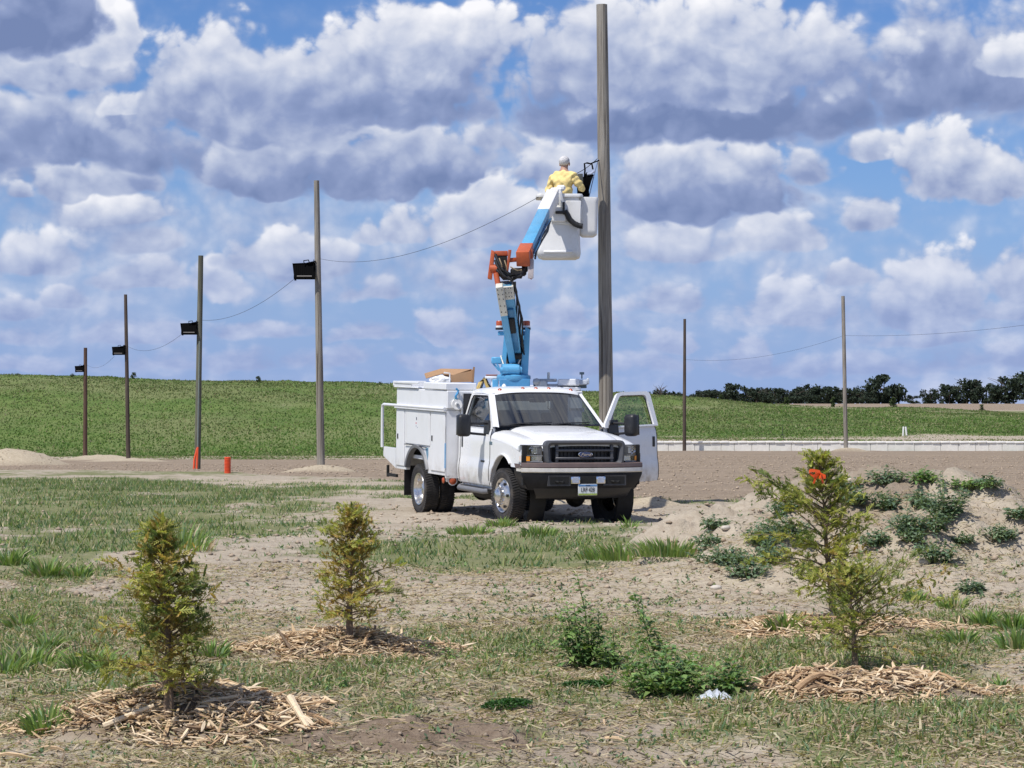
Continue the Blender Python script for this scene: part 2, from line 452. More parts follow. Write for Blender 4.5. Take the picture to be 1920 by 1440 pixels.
def ground_mat():
    m, N, b, out = mat_nodes('field_ground')
    c = objco(N)
    V_, T_, D_, S_ = (attr(N, k) for k in ('veg', 'till', 'dark', 'sand'))
    n1 = N.noise(c, .9, 5, .6); n2 = N.noise(c, 9.0, 5, .65); n3 = N.noise(c, 55.0, 3, .6)
    soil = N.mix(N.ramp(n1, .35, .68), (.455, .395, .31, 1), (.375, .32, .245, 1))
    soil = N.mix(N.ramp(n2, .42, .66, 0, .55), soil, (.31, .25, .19, 1))
    soil = N.mix(N.ramp(n3, .55, .75, 0, .5), soil, (.56, .485, .39, 1))
    till = N.mix(N.ramp(n2, .35, .7), (.305, .243, .18, 1), (.215, .168, .122, 1))
    till = N.mix(N.ramp(N.noise(N.v('MULTIPLY', c, (.06, .9, 1)), 1.6, 4, .6), .4, .65, 0, .5), till, (.36, .285, .21, 1))
    dark = N.mix(N.ramp(n2, .3, .7), (.165, .122, .088, 1), (.265, .208, .155, 1))
    sand = N.mix(N.ramp(n2, .3, .7), (.52, .45, .33, 1), (.40, .33, .24, 1))
    green = N.mix(N.ramp(n2, .3, .7), (.13, .15, .058, 1), (.20, .215, .095, 1))
    green = N.mix(N.ramp(n3, .5, .72, 0, .55), green, (.36, .32, .215, 1))
    colr = N.mix(T_, soil, till)
    colr = N.mix(D_, colr, dark)
    colr = N.mix(S_, colr, sand)
    gk = N.m('ADD', V_, N.m('MULTIPLY', N.m('SUBTRACT', n2, .5), .9))
    colr = N.mix(N.ramp(gk, .22, .70, 0, .92), colr, green)
    lush = N.mix(N.ramp(N.noise(c, .35, 4, .6), .35, .65), (.085, .15, .034, 1), (.135, .19, .055, 1))
    colr = N.mix(N.m('MULTIPLY', attr(N, 'lush'), N.ramp(N.noise(N.v('MULTIPLY', c, (.06, .11, .1)), 1.0, 4, .6), .38, .62, .35, .9)), colr, lush)
    N.put(b.inputs['Base Color'], colr)
    b.inputs['Roughness'].default_value = .95
    b.inputs['Specular IOR Level'].default_value = .1
    h = N.m('MULTIPLY_ADD', n3, .35, n2)
    h = N.m('ADD', h, N.m('MULTIPLY', N.voro(c, 9.0, 2, .6), N.m('MULTIPLY_ADD', T_, .35, .14)))
    bumpn(N, b, h, .75, .06)
    return m

# ------------------------------------------------------------------ ground sheet
def build_ground():
    r0 = np.linspace(-60, 9, 24)[:-1]
    r1 = np.exp(np.linspace(math.log(9), math.log(48), 520))[:-1]
    r2 = np.exp(np.linspace(math.log(48), math.log(WALL_Y - .4), 190))[:-1]
    r2b = np.linspace(WALL_Y - .4, WALL_Y + 1.2, 9)[:-1]
    r3 = np.linspace(WALL_Y + 1.2, 340, 150)[:-1]
    r4 = np.exp(np.linspace(math.log(340), math.log(7000), 60))
    ys = np.concatenate([r0, r1, r2, r2b, r3, r4])
    s = np.linspace(-1, 1, 421); s = s * (.42 + .58 * s * s) # finer in the middle
    half = 14 + .62 * np.maximum(ys, 0) + .0004 * np.maximum(ys, 0) ** 2
    X = s[None, :] * half[:, None]; Y = np.repeat(ys[:, None], len(s), 1)
    Z = zt(X, Y)
    x, y = X.ravel(), Y.ravel()
    V = np.stack([x, y, Z.ravel()], 1)
    nr, nc = X.shape
    i = np.arange((nr - 1) * (nc - 1)); a = (i // (nc - 1)) * nc + i % (nc - 1)
    Fc = np.stack([a, a + 1, a + nc + 1, a + nc], 1)
    v = veg(x, y); t = field(x, y)
    t = np.maximum(t, sstep(300, 330, y))
    d = np.zeros_like(x)
    for px, py, rx, ry, h in MULCH:
        cx, cy = flat(px, py); d = np.maximum(d, np.clip(bump(x, y, cx, cy, rx * 1.02, ry * 1.02) * 2.5, 0, 1))
    cx, cy = flat(770, 1380); d = np.maximum(d, np.clip(bump(x, y, cx, cy, .85, .62) * 2.2 * (.5 + fbm(x * 3, y * 3, 3)), 0, 1) * 1.25)
    d = np.maximum(d, .75 * np.clip(bump(x, y, 3.4, 45.6, 2.4, 1.4) * 1.5, 0, 1) * fbm(x * 2, y * 2, 2))
    d = np.maximum(d, sstep(.5, .7, fbm(x * .3 + 2, y * .5, 3)) * .45 * (1 - sstep(20, 24, y)))
    k = np.minimum(2 * np.maximum(bump(x, y, 4.5, 27.2, 2.5, 4), bump(x, y, 7.0, 27.0, 2.9, 4.2)), 1)
    d = np.maximum(d, k * .65 * sstep(.4, .6, fbm(x * .8, y * .8, 3)))
    sd = np.zeros_like(x)
    for px, py, dd, rx, ry, h in SAND:
        sd = np.maximum(sd, np.clip(bump(x, y, (px - 960) / FPX * dd, dd, rx * 1.15, ry * 1.15) * 2, 0, 1))
    for px, py, rx, ry in ((560, 903, 190, 10), (650, 918, 120, 13), (760, 1120, 420, 40), (1180, 1105, 330, 34), (1560, 1100, 420, 40), (290, 1055, 140, 18)):
        q = 1 - ((960 + x / np.maximum(y, 1) * FPX - px) / rx) ** 2 - ((HORIZON + CAM_H * FPX / np.maximum(y, 5) - py) / ry) ** 2
        sd = np.maximum(sd, np.clip(q, 0, 1) * .55)
    me = raw_mesh('ground', V, Fc, True, dict(veg=v, till=t, dark=d, sand=sd, lush=sstep(174, 192, y) * (1 - sstep(258, 300, y)) * sstep(.25, .6, v)))
    g = link_mesh('ground', me, ground_mat())
    tag(g, 'wide farm ground of pale soil, sparse grass, tilled brown field and grassy berm', kind='structure')
build_ground()

# ------------------------------------------------------------------ ground cover (nobody could count it)
GRASS = leafmat('grass_blades', .30, .55)
FOL = leafmat('leaves', .28, .5)
CEDAR = leafmat('cedar_scales', .38, .6)
TREEL = leafmat('tree_leaves', .15, .7)

def sample(n, y0, y1, margin=1.3, extra=.8):
    """random ground spots seen by the camera, with room to either side"""
    u = rng.random(n)
    y = np.sqrt(y0 * y0 + u * (y1 * y1 - y0 * y0))
    x = (rng.random(n) * 2 - 1) * (y * .2125 * margin + extra)
    return x, y
def blades(x, y, z, h, w, lean, tint, segs=2):
    n = len(x)
    a = rng.random(n) * 2 * math.pi
    la = rng.random(n) * 2 * math.pi
    lx = np.cos(la) * lean * h; ly = np.sin(la) * lean * h
    wx = np.cos(a) * w * .5; wy = np.sin(a) * w * .5
    z = z - .008
    if segs == 1:
        V = np.stack([np.stack([x - wx, y - wy, z], 1), np.stack([x + wx, y + wy, z], 1), np.stack([x + lx, y + ly, z + h], 1)], 1)
        F = np.arange(n * 3).reshape(-1, 3); k = 3
    else:
        q = .45
        V = np.stack([np.stack([x - wx, y - wy, z], 1), np.stack([x + wx, y + wy, z], 1),
                      np.stack([x - wx * .8 + lx * q * .6, y - wy * .8 + ly * q * .6, z + h * .55], 1),
                      np.stack([x + wx * .8 + lx * q * .6, y + wy * .8 + ly * q * .6, z + h * .55], 1),
                      np.stack([x + lx, y + ly, z + h * (1 - .25 * lean)], 1)], 1)
        b = np.arange(n)[:, None] * 5
        F = np.concatenate([b + np.array([0, 1, 3]), b + np.array([0, 3, 2]), b + np.array([2, 3, 4])], 0); k = 5
    return V.reshape(-1, 3), F, np.repeat(tint, k, 0)
def pal(n, cols, probs, jit=.22):
    c = np.array(cols)[rng.choice(len(cols), n, p=probs)]
    return np.clip(c * (1 + (rng.random((n, 1)) * 2 - 1) * jit) * (1 + (rng.random((n, 3)) * 2 - 1) * .08), 0, 1)
G1, G2, G3, G4 = (.165, .235, .078), (.135, .21, .105), (.25, .28, .095), (.10, .165, .07)
ST1, ST2, ST3 = (.50, .42, .28), (.40, .325, .215), (.27, .21, .14)
def clumpy(x, y, s=1.0):
    return sstep(.40, .62, fbm(x * 3.1 * s, y * 3.1 * s + 70, 3, .6))

def build_cover():
    # short grass and weeds close by
    x, y = sample(540000, 10.0, 24, 1.3, 1.8)
    v = veg(x, y); keep = rng.random(len(x)) < v ** 1.3 * (.25 + .75 * clumpy(x, y))
    x, y, v = x[keep], y[keep], v[keep]
    n = len(x)
    h = (.016 + .060 * rng.random(n) ** 2) * (.6 + .8 * v); w = .005 + .010 * rng.random(n)
    P = blades(x, y, zt(x, y), h, w, .3 + .9 * rng.random(n), pal(n, [G1, G2, G3, ST1, ST2], [.34, .20, .18, .16, .12]))
    # further out, coarser
    x, y = sample(500000, 24, 64, 1.25, 2.2)
    v = veg(x, y); keep = rng.random(len(x)) < v ** 1.4 * (.12 + .88 * clumpy(x, y, .45))
    x, y, v = x[keep], y[keep], v[keep]; n = len(x)
    h = (.022 + .085 * rng.random(n) ** 2.2) * (.5 + .8 * v); w = .012 + .020 * rng.random(n)
    Q = blades(x, y, zt(x, y), h, w, .3 + .6 * rng.random(n), pal(n, [G1, G2, G3, G4, ST1], [.36, .24, .16, .10, .14]), 1)
    V = np.concatenate([P[0], Q[0]]); F = np.concatenate([P[1], Q[1] + len(P[0])]); T = np.concatenate([P[2], Q[2]])
    o = link_mesh('grass_cover', raw_mesh('grass_cover', V, F, False, dict(tint=T)), GRASS)
    tag(o, 'short patchy green grass and weeds over the pale foreground soil', 'grass', kind='stuff')
    # berm growth
    n = 290000
    x = (rng.random(n) * 2 - 1) * 78; y = 168 + rng.random(n) * 82
    v = veg(x, y); keep = (rng.random(n) < .1 + .9 * v) & ~((y < 166.5) & (x > 4))
    x, y, v = x[keep], y[keep], v[keep]; n = len(x)
    cl = fbm(x * .5, y * .3, 3, .6); pt = fbm(x * .07 + 4, y * .13, 3, .55)
    h = (.05 + .13 * rng.random(n) ** 1.6) * (.4 + .7 * v) * (.5 + 1.0 * cl); w = .09 + .15 * rng.random(n)
    t = pal(n, [(.115, .195, .045), (.14, .215, .058), (.17, .215, .075), (.33, .30, .17)], [.40, .33, .20, .07])
    dry = (v < .45)[:, None]
    t = t * (.84 + .32 * sstep(.35, .65, cl))[:, None]
    up_ = sstep(214, 238, y) * .42 + .48 * sstep(.48, .58, pt)
    t = np.where((rng.random(n) < up_)[:, None], pal(n, [(.17, .20, .075), (.14, .18, .065), (.26, .25, .13)], [.4, .4, .2]), t)
    t = np.where(dry & (rng.random((n, 1)) < .6), pal(n, [(.30, .28, .16), (.21, .225, .105)], [.5, .5]), t)
    V, F, T = blades(x, y, zt(x, y), h, w, .5 * rng.random(n), t, 1)
    o = link_mesh('berm_grass', raw_mesh('berm_grass', V, F, False, dict(tint=T)), GRASS)
    tag(o, 'rough green grass covering the long berm behind the poles', 'grass', kind='stuff')
    # straw and dry litter lying on the ground
    x, y = sample(280000, 10.0, 26, 1.28, 1.8)
    lit = .35 + .65 * sstep(.42, .62, fbm(x * .9 + 50, y * .9, 3)); lit = lit * (1 - .75 * sstep(18.5, 20.5, y))
    cx, cy = flat(770, 1380); lit = lit * (1 - .8 * np.clip(bump(x, y, cx, cy, .8, .6) * 2, 0, 1))
    keep = rng.random(len(x)) < lit; x, y = x[keep], y[keep]; n = len(x)
    L = .03 + .10 * rng.random(n) ** 1.6; a = rng.random(n) * 2 * math.pi; w = .0024 + .0044 * rng.random(n)
    ex, ey = np.cos(a) * L / 2, np.sin(a) * L / 2; wx, wy = -np.sin(a) * w, np.cos(a) * w
    z0 = np.maximum(zt(x, y), (zt(x - ex, y - ey) + zt(x + ex, y + ey)) / 2) + .004 + .012 * rng.random(n)
    tl = (rng.random(n) - .5) * .35 * L
    V = np.stack([np.stack([x - ex - wx, y - ey - wy, z0 - tl], 1), np.stack([x + ex - wx * .5, y + ey - wy * .5, z0 + tl], 1),
                  np.stack([x + ex + wx * .5, y + ey + wy * .5, z0 + tl + .003], 1), np.stack([x - ex + wx, y - ey + wy, z0 - tl + .003], 1)], 1).reshape(-1, 3)
    F = np.arange(n * 4).reshape(-1, 4)
    T = np.repeat(pal(n, [ST1, ST2, ST3, (.50, .42, .29), (.10, .075, .055)], [.30, .27, .20, .12, .11]), 4, 0)
    o = link_mesh('straw_litter', raw_mesh('straw_litter', V, F, False, dict(tint=T)), GRASS)
    tag(o, 'dry straw and dead stalks lying over the foreground soil', 'straw', kind='stuff')
build_cover()
def build_seedlings():
    xs, ys = [], []
    x, y = sample(26000, 10.3, 24, 1.25, .6); k = rng.random(len(x)) < .05 + .40 * sstep(.5, .66, fbm(x * 1.1 + 9, y * 1.1, 3)); xs.append(x[k]); ys.append(y[k])
    x, y = sample(26000, 18, 40, 1.2, .6); k = (rng.random(len(x)) < .03 + .50 * sstep(.5, .64, fbm(x * .8 + 29, y * .6, 3))) & (bump(x, y, .2, 40, 3.6, 4) <= 0); xs.append(x[k]); ys.append(y[k])
    x, y = np.concatenate(xs), np.concatenate(ys)
    m = field(x, y) < .2; x, y = x[m], y[m]
    n = len(x); s = (.006 + .018 * rng.random(n) ** 1.8) * (1 + .035 * y); z = zt(x, y)
    Vs, Ts = [], []
    tint = pal(n, [G1, G2, WBc, G3], [.3, .3, .25, .15])
    for k in range(6):
        a = rng.random(n) * 6.28; el_ = .15 + .9 * rng.random(n); d = np.stack([np.cos(a) * np.cos(el_), np.sin(a) * np.cos(el_), np.sin(el_)], 1)
        sd = np.stack([-np.sin(a), np.cos(a), np.zeros(n)], 1) * (s * .30)[:, None]
        o = np.stack([x, y, z + s * .2 * rng.random(n)], 1) + (rng.random((n, 3)) - .5) * (s * .9)[:, None]
        L = (s * (.7 + .6 * rng.random(n)))[:, None]
        Vs.append(np.stack([o, o + d * L * .5 + sd, o + d * L, o + d * L * .5 - sd], 1)); Ts.append(tint * (.8 + .4 * rng.random((n, 1))))
    V = np.concatenate(Vs).reshape(-1, 3); T = np.repeat(np.concatenate(Ts), 4, 0)
    o = link_mesh('seedling_weeds', raw_mesh('seedling_weeds', V, np.arange(len(V)).reshape(-1, 4), False, dict(tint=T)), FOL)
    tag(o, 'tiny scattered weed seedlings over the pale bare soil', 'weeds', kind='stuff')
WBc = (.115, .175, .105)
build_seedlings()

CLOD = simple('clod_earth', (.37, .295, .22), .95, 0, .35, 3.0, .1)
def build_clods():
    base = np.array([[1, 0, 0], [0, 1, 0], [-1, 0, 0], [0, -1, 0], [0, 0, .8], [0, 0, -.5]], float)
    tri = np.array([[0, 1, 4], [1, 2, 4], [2, 3, 4], [3, 0, 4], [1, 0, 5], [2, 1, 5], [3, 2, 5], [0, 3, 5]])
    xs, ys, ss = [], [], []
    x, y = sample(46000, 44, 120, 1.15, 1.5)
    k = rng.random(len(x)) < field(x, y) * .55; xs.append(x[k]); ys.append(y[k]); ss.append(.015 + .045 * rng.random(k.sum()) ** 2.4)
    x, y = sample(16000, 10.4, 24, 1.25, .5)
    k = rng.random(len(x)) < (1 - veg(x, y)) * .8; xs.append(x[k]); ys.append(y[k]); ss.append(.006 + .022 * rng.random(k.sum()) ** 3)
    x, y = sample(8000, 21, 44, 1.2, .5)
    k = rng.random(len(x)) < (1 - veg(x, y)) * .8; xs.append(x[k]); ys.append(y[k]); ss.append(.010 + .05 * rng.random(k.sum()) ** 3)
    x, y = np.concatenate(xs), np.concatenate(ys); s = np.concatenate(ss); n = len(x)
    a = rng.random(n) * 6.28
    b = base[None] * (1 + (rng.random((n, 6, 1)) - .5) * .7)
    c, sn = np.cos(a)[:, None], np.sin(a)[:, None]
    V = np.stack([b[..., 0] * c - b[..., 1] * sn * .8, b[..., 0] * sn + b[..., 1] * c * .8, b[..., 2] * .75], 2) * s[:, None, None]
    V += np.stack([x, y, zt(x, y) + s * .15], 1)[:, None]
    F = (tri[None] + (np.arange(n) * 6)[:, None, None]).reshape(-1, 3)
    o = link_mesh('soil_clods', raw_mesh('soil_clods', V.reshape(-1, 3), F, False), CLOD)
    tag(o, 'loose soil clods scattered over the tilled field and bare ground', 'soil', kind='stuff')
build_clods()

# ------------------------------------------------------------------ plants
class Leaves:
    """collects thin faces with a colour each"""
    def __init__(self): self.V = []; self.F = []; self.T = []
    def quad(self, a, b, c, d, t):
        i = len(self.V); self.V += [a, b, c, d]; self.F.append((i, i + 1, i + 2, i + 3)); self.T += [t] * 4
    def leaf(self, p, d, up, L, w, t, droop=.25):
        """lens-shaped leaf from p along d, folded on its rib: two quads"""
        d = d.normalized(); s = d.cross(up)
        if s.length < 1e-4: s = d.cross(Vector((1, 0, 0)))
        s.normalize(); n = s.cross(d)
        m = p + d * L * .5 + n * L * .06; e = p + d * L - n * L * droop
        l = p + d * L * .45 + s * w * .5 + n * w * .18; r = p + d * L * .45 - s * w * .5 + n * w * .18
        i = len(self.V); self.V += [p, l, e, m, r]; self.F += [(i, i + 1, i + 2, i + 3), (i, i + 3, i + 2, i + 4)]; self.T += [t] * 5
    def mesh(self, name):
        me = raw_mesh(name, np.array([tuple(v) for v in self.V]), np.array(self.F), False, dict(tint=np.array(self.T)))
        return me
def tube_mesh(paths, sides=6):
    """paths: list of [(point, radius), ...] -> arrays"""
    V, F = [], []
    for path in paths:
        base = len(V); n = len(path)
        for i, (p, r) in enumerate(path):
            p = Vector(p)
            t = (Vector(path[min(i + 1, n - 1)][0]) - Vector(path[max(i - 1, 0)][0]))
            t.normalize()
            u = t.cross(Vector((0.31, .87, .23))); u.normalize(); v = t.cross(u)
            for k in range(sides):
                a = 2 * math.pi * k / sides
                V.append(tuple(p + (u * math.cos(a) + v * math.sin(a)) * r))
        for i in range(n - 1):
            for k in range(sides):
                a = base + i * sides + k; b = base + i * sides + (k + 1) % sides
                F.append((a, b, b + sides, a + sides))
        for e, ring in ((0, range(sides)), (n - 1, range(sides))):
            c = len(V); V.append(tuple(path[e][0]))
            for k in range(sides):
                a = base + e * sides + k; b = base + e * sides + (k + 1) % sides
                F.append((a, c, c, b) if False else ((b, a, c, c) if e == 0 else (a, b, c, c)))
    return V, F
def tubes(name, paths, mat, parent=None, sides=6, smooth=True):
    V, F = tube_mesh(paths, sides)
    me = bpy.data.meshes.new(name)
    F = [f if f[2] != f[3] else f[:3] for f in F]
    me.from_pydata([tuple(v) for v in V], [], F)
    if smooth:
        me.polygons.foreach_set('use_smooth', np.ones(len(me.polygons), bool))
        me.set_sharp_from_angle(angle=R(50))
    me.update()
    return link_mesh(name, me, mat, parent)
def jitter(c, k=.2):
    f = 1 + (random.random() * 2 - 1) * k
    return tuple(max(0, min(1, q * f * (1 + (random.random() - .5) * .12))) for q in c)

BARK = simple('cedar_bark', (.20, .145, .105), .9, 0, .35, 40, .2, bump_s=.5)
TWIG = simple('dead_twig', (.30, .22, .15), .9, 0, .3, 40, .2)
DKG, MDG, YLG, ORG, YEL = (.14, .19, .062), (.24, .29, .08), (.40, .41, .11), (.50, .31, .12), (.56, .48, .17)

def frond(L, p, d, size, tint, flat_n):
    """one fan-shaped cedar spray: a rib with short side twigs of scale leaves"""
    d = d.normalized(); s = d.cross(flat_n)
    if s.length < 1e-3: s = d.cross(Vector((1, .2, .1)))
    s.normalize()
    n = 5
    size *= random.uniform(.8, 1.15)
    for k in range(n):
        f = (k + .6) / n
        q = p + d * size * f - Vector((0, 0, 1)) * size * .16 * f * f
        for sg in (-1, 1):
            e = (d * .75 + s * sg * .8 + Vector((0, 0, random.uniform(-.2, .15)))).normalized()
            ln = size * (.42 - .24 * f) * random.uniform(.7, 1.2)
            wd = size * .13
            pn = e.cross(Vector((0, 0, 1)) + s * .3); pn.normalize()
            t = jitter(tint, .25)
            L.quad(q - pn * wd * .5, q + pn * wd * .5, q + e * ln + pn * wd * .35, q + e * ln - pn * wd * .35, t)
    wd = size * .05
    L.quad(p - s * wd, p + s * wd, p + d * size + s * wd * .4, p + d * size - s * wd * .4, jitter(tint, .2))

def cedar(px, py, height, crown, label, seed, lean=0.0, trunk_lit=(.2, .15, .11), n_br=46, bare=.16, warm=.2, yellow=.25, gaps=(), dens=1.0):
    """young white cedar; crown(f, ang) gives branch reach at height fraction f"""
    random.seed(seed)
    base = hit(px, py); root = empty('cedar_sapling', base)
    tag(root, label, 'cedar', 'young cedars planted in mulch rings')
    top = Vector((lean * height, .05 * height, height))
    def axis(f): return top * f + Vector((.03 * math.sin(f * 7 + seed), .02 * math.cos(f * 5 + seed), 0)) * height * .6 * f * (1.2 - f)
    tubes('trunk', [[(axis(f) - Vector((0, 0, .05 if f == 0 else 0)), .028 * height ** .5 * (1.02 - f) ** 1.3 + .0015) for f in np.linspace(0, 1, 10)]], BARK, root, 7)
    L = Leaves(); br = []
    for i in range(n_br):
        f = bare + (1 - bare) * ((i + random.random() * .9) / n_br) ** .92
        ang = i * 2.399 + random.uniform(-.5, .5)
        reach = crown(f, ang) * random.choice([.45, .75, .95, 1.1, 1.45]) * random.uniform(.85, 1.15)
        if any(g0 < f < g1 and (math.cos(ang) * gx > .2) for g0, g1, gx in gaps): reach *= .35
        a = axis(f)
        upk = .30 + .75 * f + random.uniform(-.35, .45)
        d = Vector((math.cos(ang), math.sin(ang), upk)).normalized()
        pts = []
        for k in range(5):
            g = k / 4
            pts.append((a + d * reach * g + Vector((0, 0, -1)) * reach * .30 * g * g * (1.2 - f), max(.0045 * height * (1 - g) + .0012, .0012)))
        br.append(pts)
        hue = random.random()
        tone = random.random()
        tint = YLG if tone < yellow else (ORG if tone < yellow + warm * .55 else (YEL if tone < yellow + warm * .75 else (DKG if tone > .7 else MDG)))
        nf = max(4, int((6 + reach * 46) * dens))
        for k in range(nf):
            g = .20 + .84 * ((k + random.random()) / nf) ** .8
            gi = min(int(g * 4), 3); r = g * 4 - gi
            p = pts[gi][0].lerp(pts[gi + 1][0], min(r, 1.0))
            sd = Vector((-math.sin(ang), math.cos(ang), 0)) * random.uniform(-1.3, 1.3)
            p = p + Vector((random.gauss(0, .018), random.gauss(0, .018), random.gauss(0, .018)))
            dd = d * random.uniform(.1, 1) + sd + Vector((0, 0, random.uniform(-.6, .6)))
            fn = Vector((random.uniform(-1, 1), random.uniform(-1, 1), random.uniform(.2, 1)))
            t = tint
            if random.random() < .3: t = random.choice([MDG, YLG])
            inner = max(0.0, 1 - g * 1.15) * warm * 2.4
            if t in (ORG, YEL): inner = max(inner, .72)
            base_t = random.choice([MDG, YLG]) if t in (ORG, YEL) else t
            tgt = ORG if random.random() < .6 else YEL
            t = tuple(p_ * (1 - min(inner, .8)) + q_ * min(inner, .8) for p_, q_ in zip(base_t, tgt))
            frond(L, p, dd, random.uniform(.045, .085) * height ** .5, t, fn)
    # top leader tufts
    for k in range(9):
        f = 1 - k * .025
        frond(L, axis(f), Vector((random.uniform(-.7, .7), random.uniform(-.7, .7), 1)), .085 * height ** .5, random.choice([MDG, YLG, DKG]), Vector((random.random(), random.random(), .3)))
    for p in br: tubes('branch', [p], BARK, root, 4)
    link_mesh('foliage', L.mesh('foliage'), CEDAR, root)
    return root, base, axis

def cr_left(f, a):
    r = np.interp(f, [0, .18, .35, .6, .75, .88, 1], [.19, .28, .29, .26, .19, .10, .04])
    return r * (1.0 + .25 * math.cos(a - 2.8))
def cr_mid(f, a): return np.interp(f, [0, .2, .35, .6, .85, 1], [.19, .27, .27, .21, .11, .04])
def cr_near(f, a):
    return np.interp(f, [0, .2, .45, .75, 1], [.20, .36, .40, .28, .09]) * (1 + .5 * max(0, math.cos(a)) * (f < .7))
def cr_far(f, a):
    r = np.interp(f, [0, .25, .4, .62, .75, .9, 1], [.18, .40, .46, .40, .26, .15, .06])
    return r * (1 + .35 * math.cos(a - math.pi) * (f < .7))
C1 = cedar(318, 1338, .94, cr_left, 'bushy cedar sapling with thick grey trunk base at lower left, nearest the camera', 5, lean=-.04, n_br=104, bare=.13, warm=.42, yellow=.34, dens=1.05)
C2 = cedar(655, 1197, .85, cr_mid, 'small yellow-brown cedar sapling left of centre, in front of the truck', 9, lean=.02, n_br=92, bare=.13, warm=.75, yellow=.34, dens=1.0)
C4 = cedar(1563, 1156, 1.18, cr_far, 'tall sparse cedar sapling with orange tape near its tip', 21, lean=-.09, n_br=92, bare=.13, warm=.10, yellow=.55, dens=.95)
C3 = cedar(1603, 1258, .62, cr_near, 'low spreading cedar sapling on the mulch at lower right', 31, lean=-.05, n_br=70, bare=.15, warm=.14, yellow=.42, dens=.95)

# orange marking tape knotted round the tall sapling's leader
TAPE = simple('orange_tape', (.78, .10, .018), .45, 0, .1, 20, .5)
def marking_tape():
    b = at(1536, 890, C4[1].y - .15)
    paths_v, faces = [], []
    random.seed(4)
    V, F = [], []
    for k in range(7):
        a = k / 7 * 6.28; r = .026 + .018 * random.random()
        d = Vector((math.cos(a), math.sin(a) * .6, random.uniform(-.3, .7)))
        p = b; w = Vector((0, 0, 1)) * .017
        prev = p
        i = len(V)
        for g in range(6):
            t = g / 5
            q = b + d * r * 1.6 * math.sin(t * math.pi * .9) + Vector((math.cos(a + t * 3) * r * .7, math.sin(a + t * 3) * r * .5, t * .03 - .02))
            V += [q - w * .7, q + w * .7]
        for g in range(5):
            F.append((i + g * 2, i + g * 2 + 2, i + g * 2 + 3, i + g * 2 + 1))
    for sx in (-.02, .012):
        i = len(V)
        for g in range(4):
            q = b + Vector((sx * (1 + g * .4), -.012, -.022 * g)); V += [q - Vector((.008, 0, 0)), q + Vector((.008, .004, 0))]
        for g in range(3): F.append((i + g * 2, i + g * 2 + 2, i + g * 2 + 3, i + g * 2 + 1))
    me = bpy.data.meshes.new('marking_tape'); me.from_pydata([tuple(v) for v in V], [], F); me.update()
    o = link_mesh('marking_tape', me, TAPE)
    sol = o.modifiers.new('thick', 'SOLIDIFY'); sol.thickness = .0015
    tag(o, 'bright orange plastic tape tied near the tip of the tall cedar sapling', 'tape')
marking_tape()

# leafy weeds ---------------------------------------------------------------
STEM = simple('weed_stem', (.17, .22, .07), .6, 0, .2, 30, .3)
def weed(px, py, h, spread, n_stem, label, seed, tints, leaf=.05, group=None, lean=0.0, cat='weed', name='leafy_weed', dens=1.0, low=.05):
    random.seed(seed)
    base = hit(px, py); root = empty(name, base)
    tag(root, label, cat, group)
    L = Leaves(); st = []
    for s in range(n_stem):
        a = random.uniform(0, 6.28); rr = spread * math.sqrt(random.random()) if s else 0
        b = Vector((math.cos(a) * rr * .35, math.sin(a) * rr * .35, -.01))
        hh = h * (random.uniform(.55, 1.0) if s else 1.0) * (1 - .35 * rr / max(spread, .01))
        e = Vector((math.cos(a) * rr + lean * hh, math.sin(a) * rr, hh))
        pts = [(b.lerp(e, g) + Vector((math.cos(a), math.sin(a), 0)) * .06 * hh * math.sin(g * 3), .0045 * (1.15 - g) * (h / .4) ** .5 + .0012) for g in (0, .3, .6, 1)]
        st.append(pts)
        nl = int(hh / leaf * 5.0 * dens) + 4
        for k in range(nl):
            g = low + (1 - low) * (k + random.random()) / nl
            gi = 0 if g < .3 else (1 if g < .6 else 2); lo_, hi_ = ((0, .3), (.3, .6), (.6, 1))[gi]
            p = pts[gi][0].lerp(pts[gi + 1][0], (g - lo_) / (hi_ - lo_))
            al = k * 2.4 + random.uniform(-.6, .6)
            d = Vector((math.cos(al), math.sin(al), random.uniform(-.15, .8)))
            off = leaf * random.uniform(.2, 1.0) * (1.25 - g)
            sz = leaf * random.uniform(.65, 1.35) * (1.2 - .5 * g)
            L.leaf(p + d * off, d + Vector((0, 0, random.uniform(-.3, .2))), Vector((random.uniform(-.4, .4), random.uniform(-.4, .4), 1)), sz, sz * .55, jitter(random.choice(tints), .28))
    tubes('stem', st, STEM, root, 5)
    link_mesh('leaves', L.mesh('leaves'), FOL, root)
    return root
WG = [(.14, .24, .08), (.18, .29, .095), (.11, .195, .07), (.24, .34, .11)]
WB = [(.125, .19, .115), (.16, .235, .14), (.10, .155, .095), (.20, .27, .16)]
weed(1098, 1252, .60, .17, 9, 'tallest leafy weed, a narrow upright spire right of centre in the foreground', 2, WG, .062, lean=-.10, cat='weed', dens=1.7)
weed(1150, 1256, .26, .20, 9, 'medium bushy weed between the tall spire weed and the dense low weed', 3, WG, .058, dens=1.5)
weed(1248, 1302, .29, .33, 30, 'dense low dark green weed beside the silver scrap', 4, WG, .066, dens=1.3)
weed(1238, 1264, .50, .06, 3, 'leaning weed stalk rising behind the dense low weed', 6, WG, .062, lean=-.34, dens=2.0, low=.4)
weed(1362, 1302, .22, .16, 7, 'small leafy weed just right of the dense low weed, above the silver scrap', 7, WG, .068, lean=.25, dens=2.0)
weed(1008, 1222, .13, .16, 7, 'small round weed left of the tall spire weed', 8, WG, .032, group='small foreground weeds')
weed(800, 1222, .10, .12, 5, 'small weed at the right end of the middle mulch pile', 10, WG, .03, group='small foreground weeds')
weed(842, 1238, .10, .06, 3, 'tiny grassy weed right of the middle mulch pile', 12, WG, .035, group='small foreground weeds')
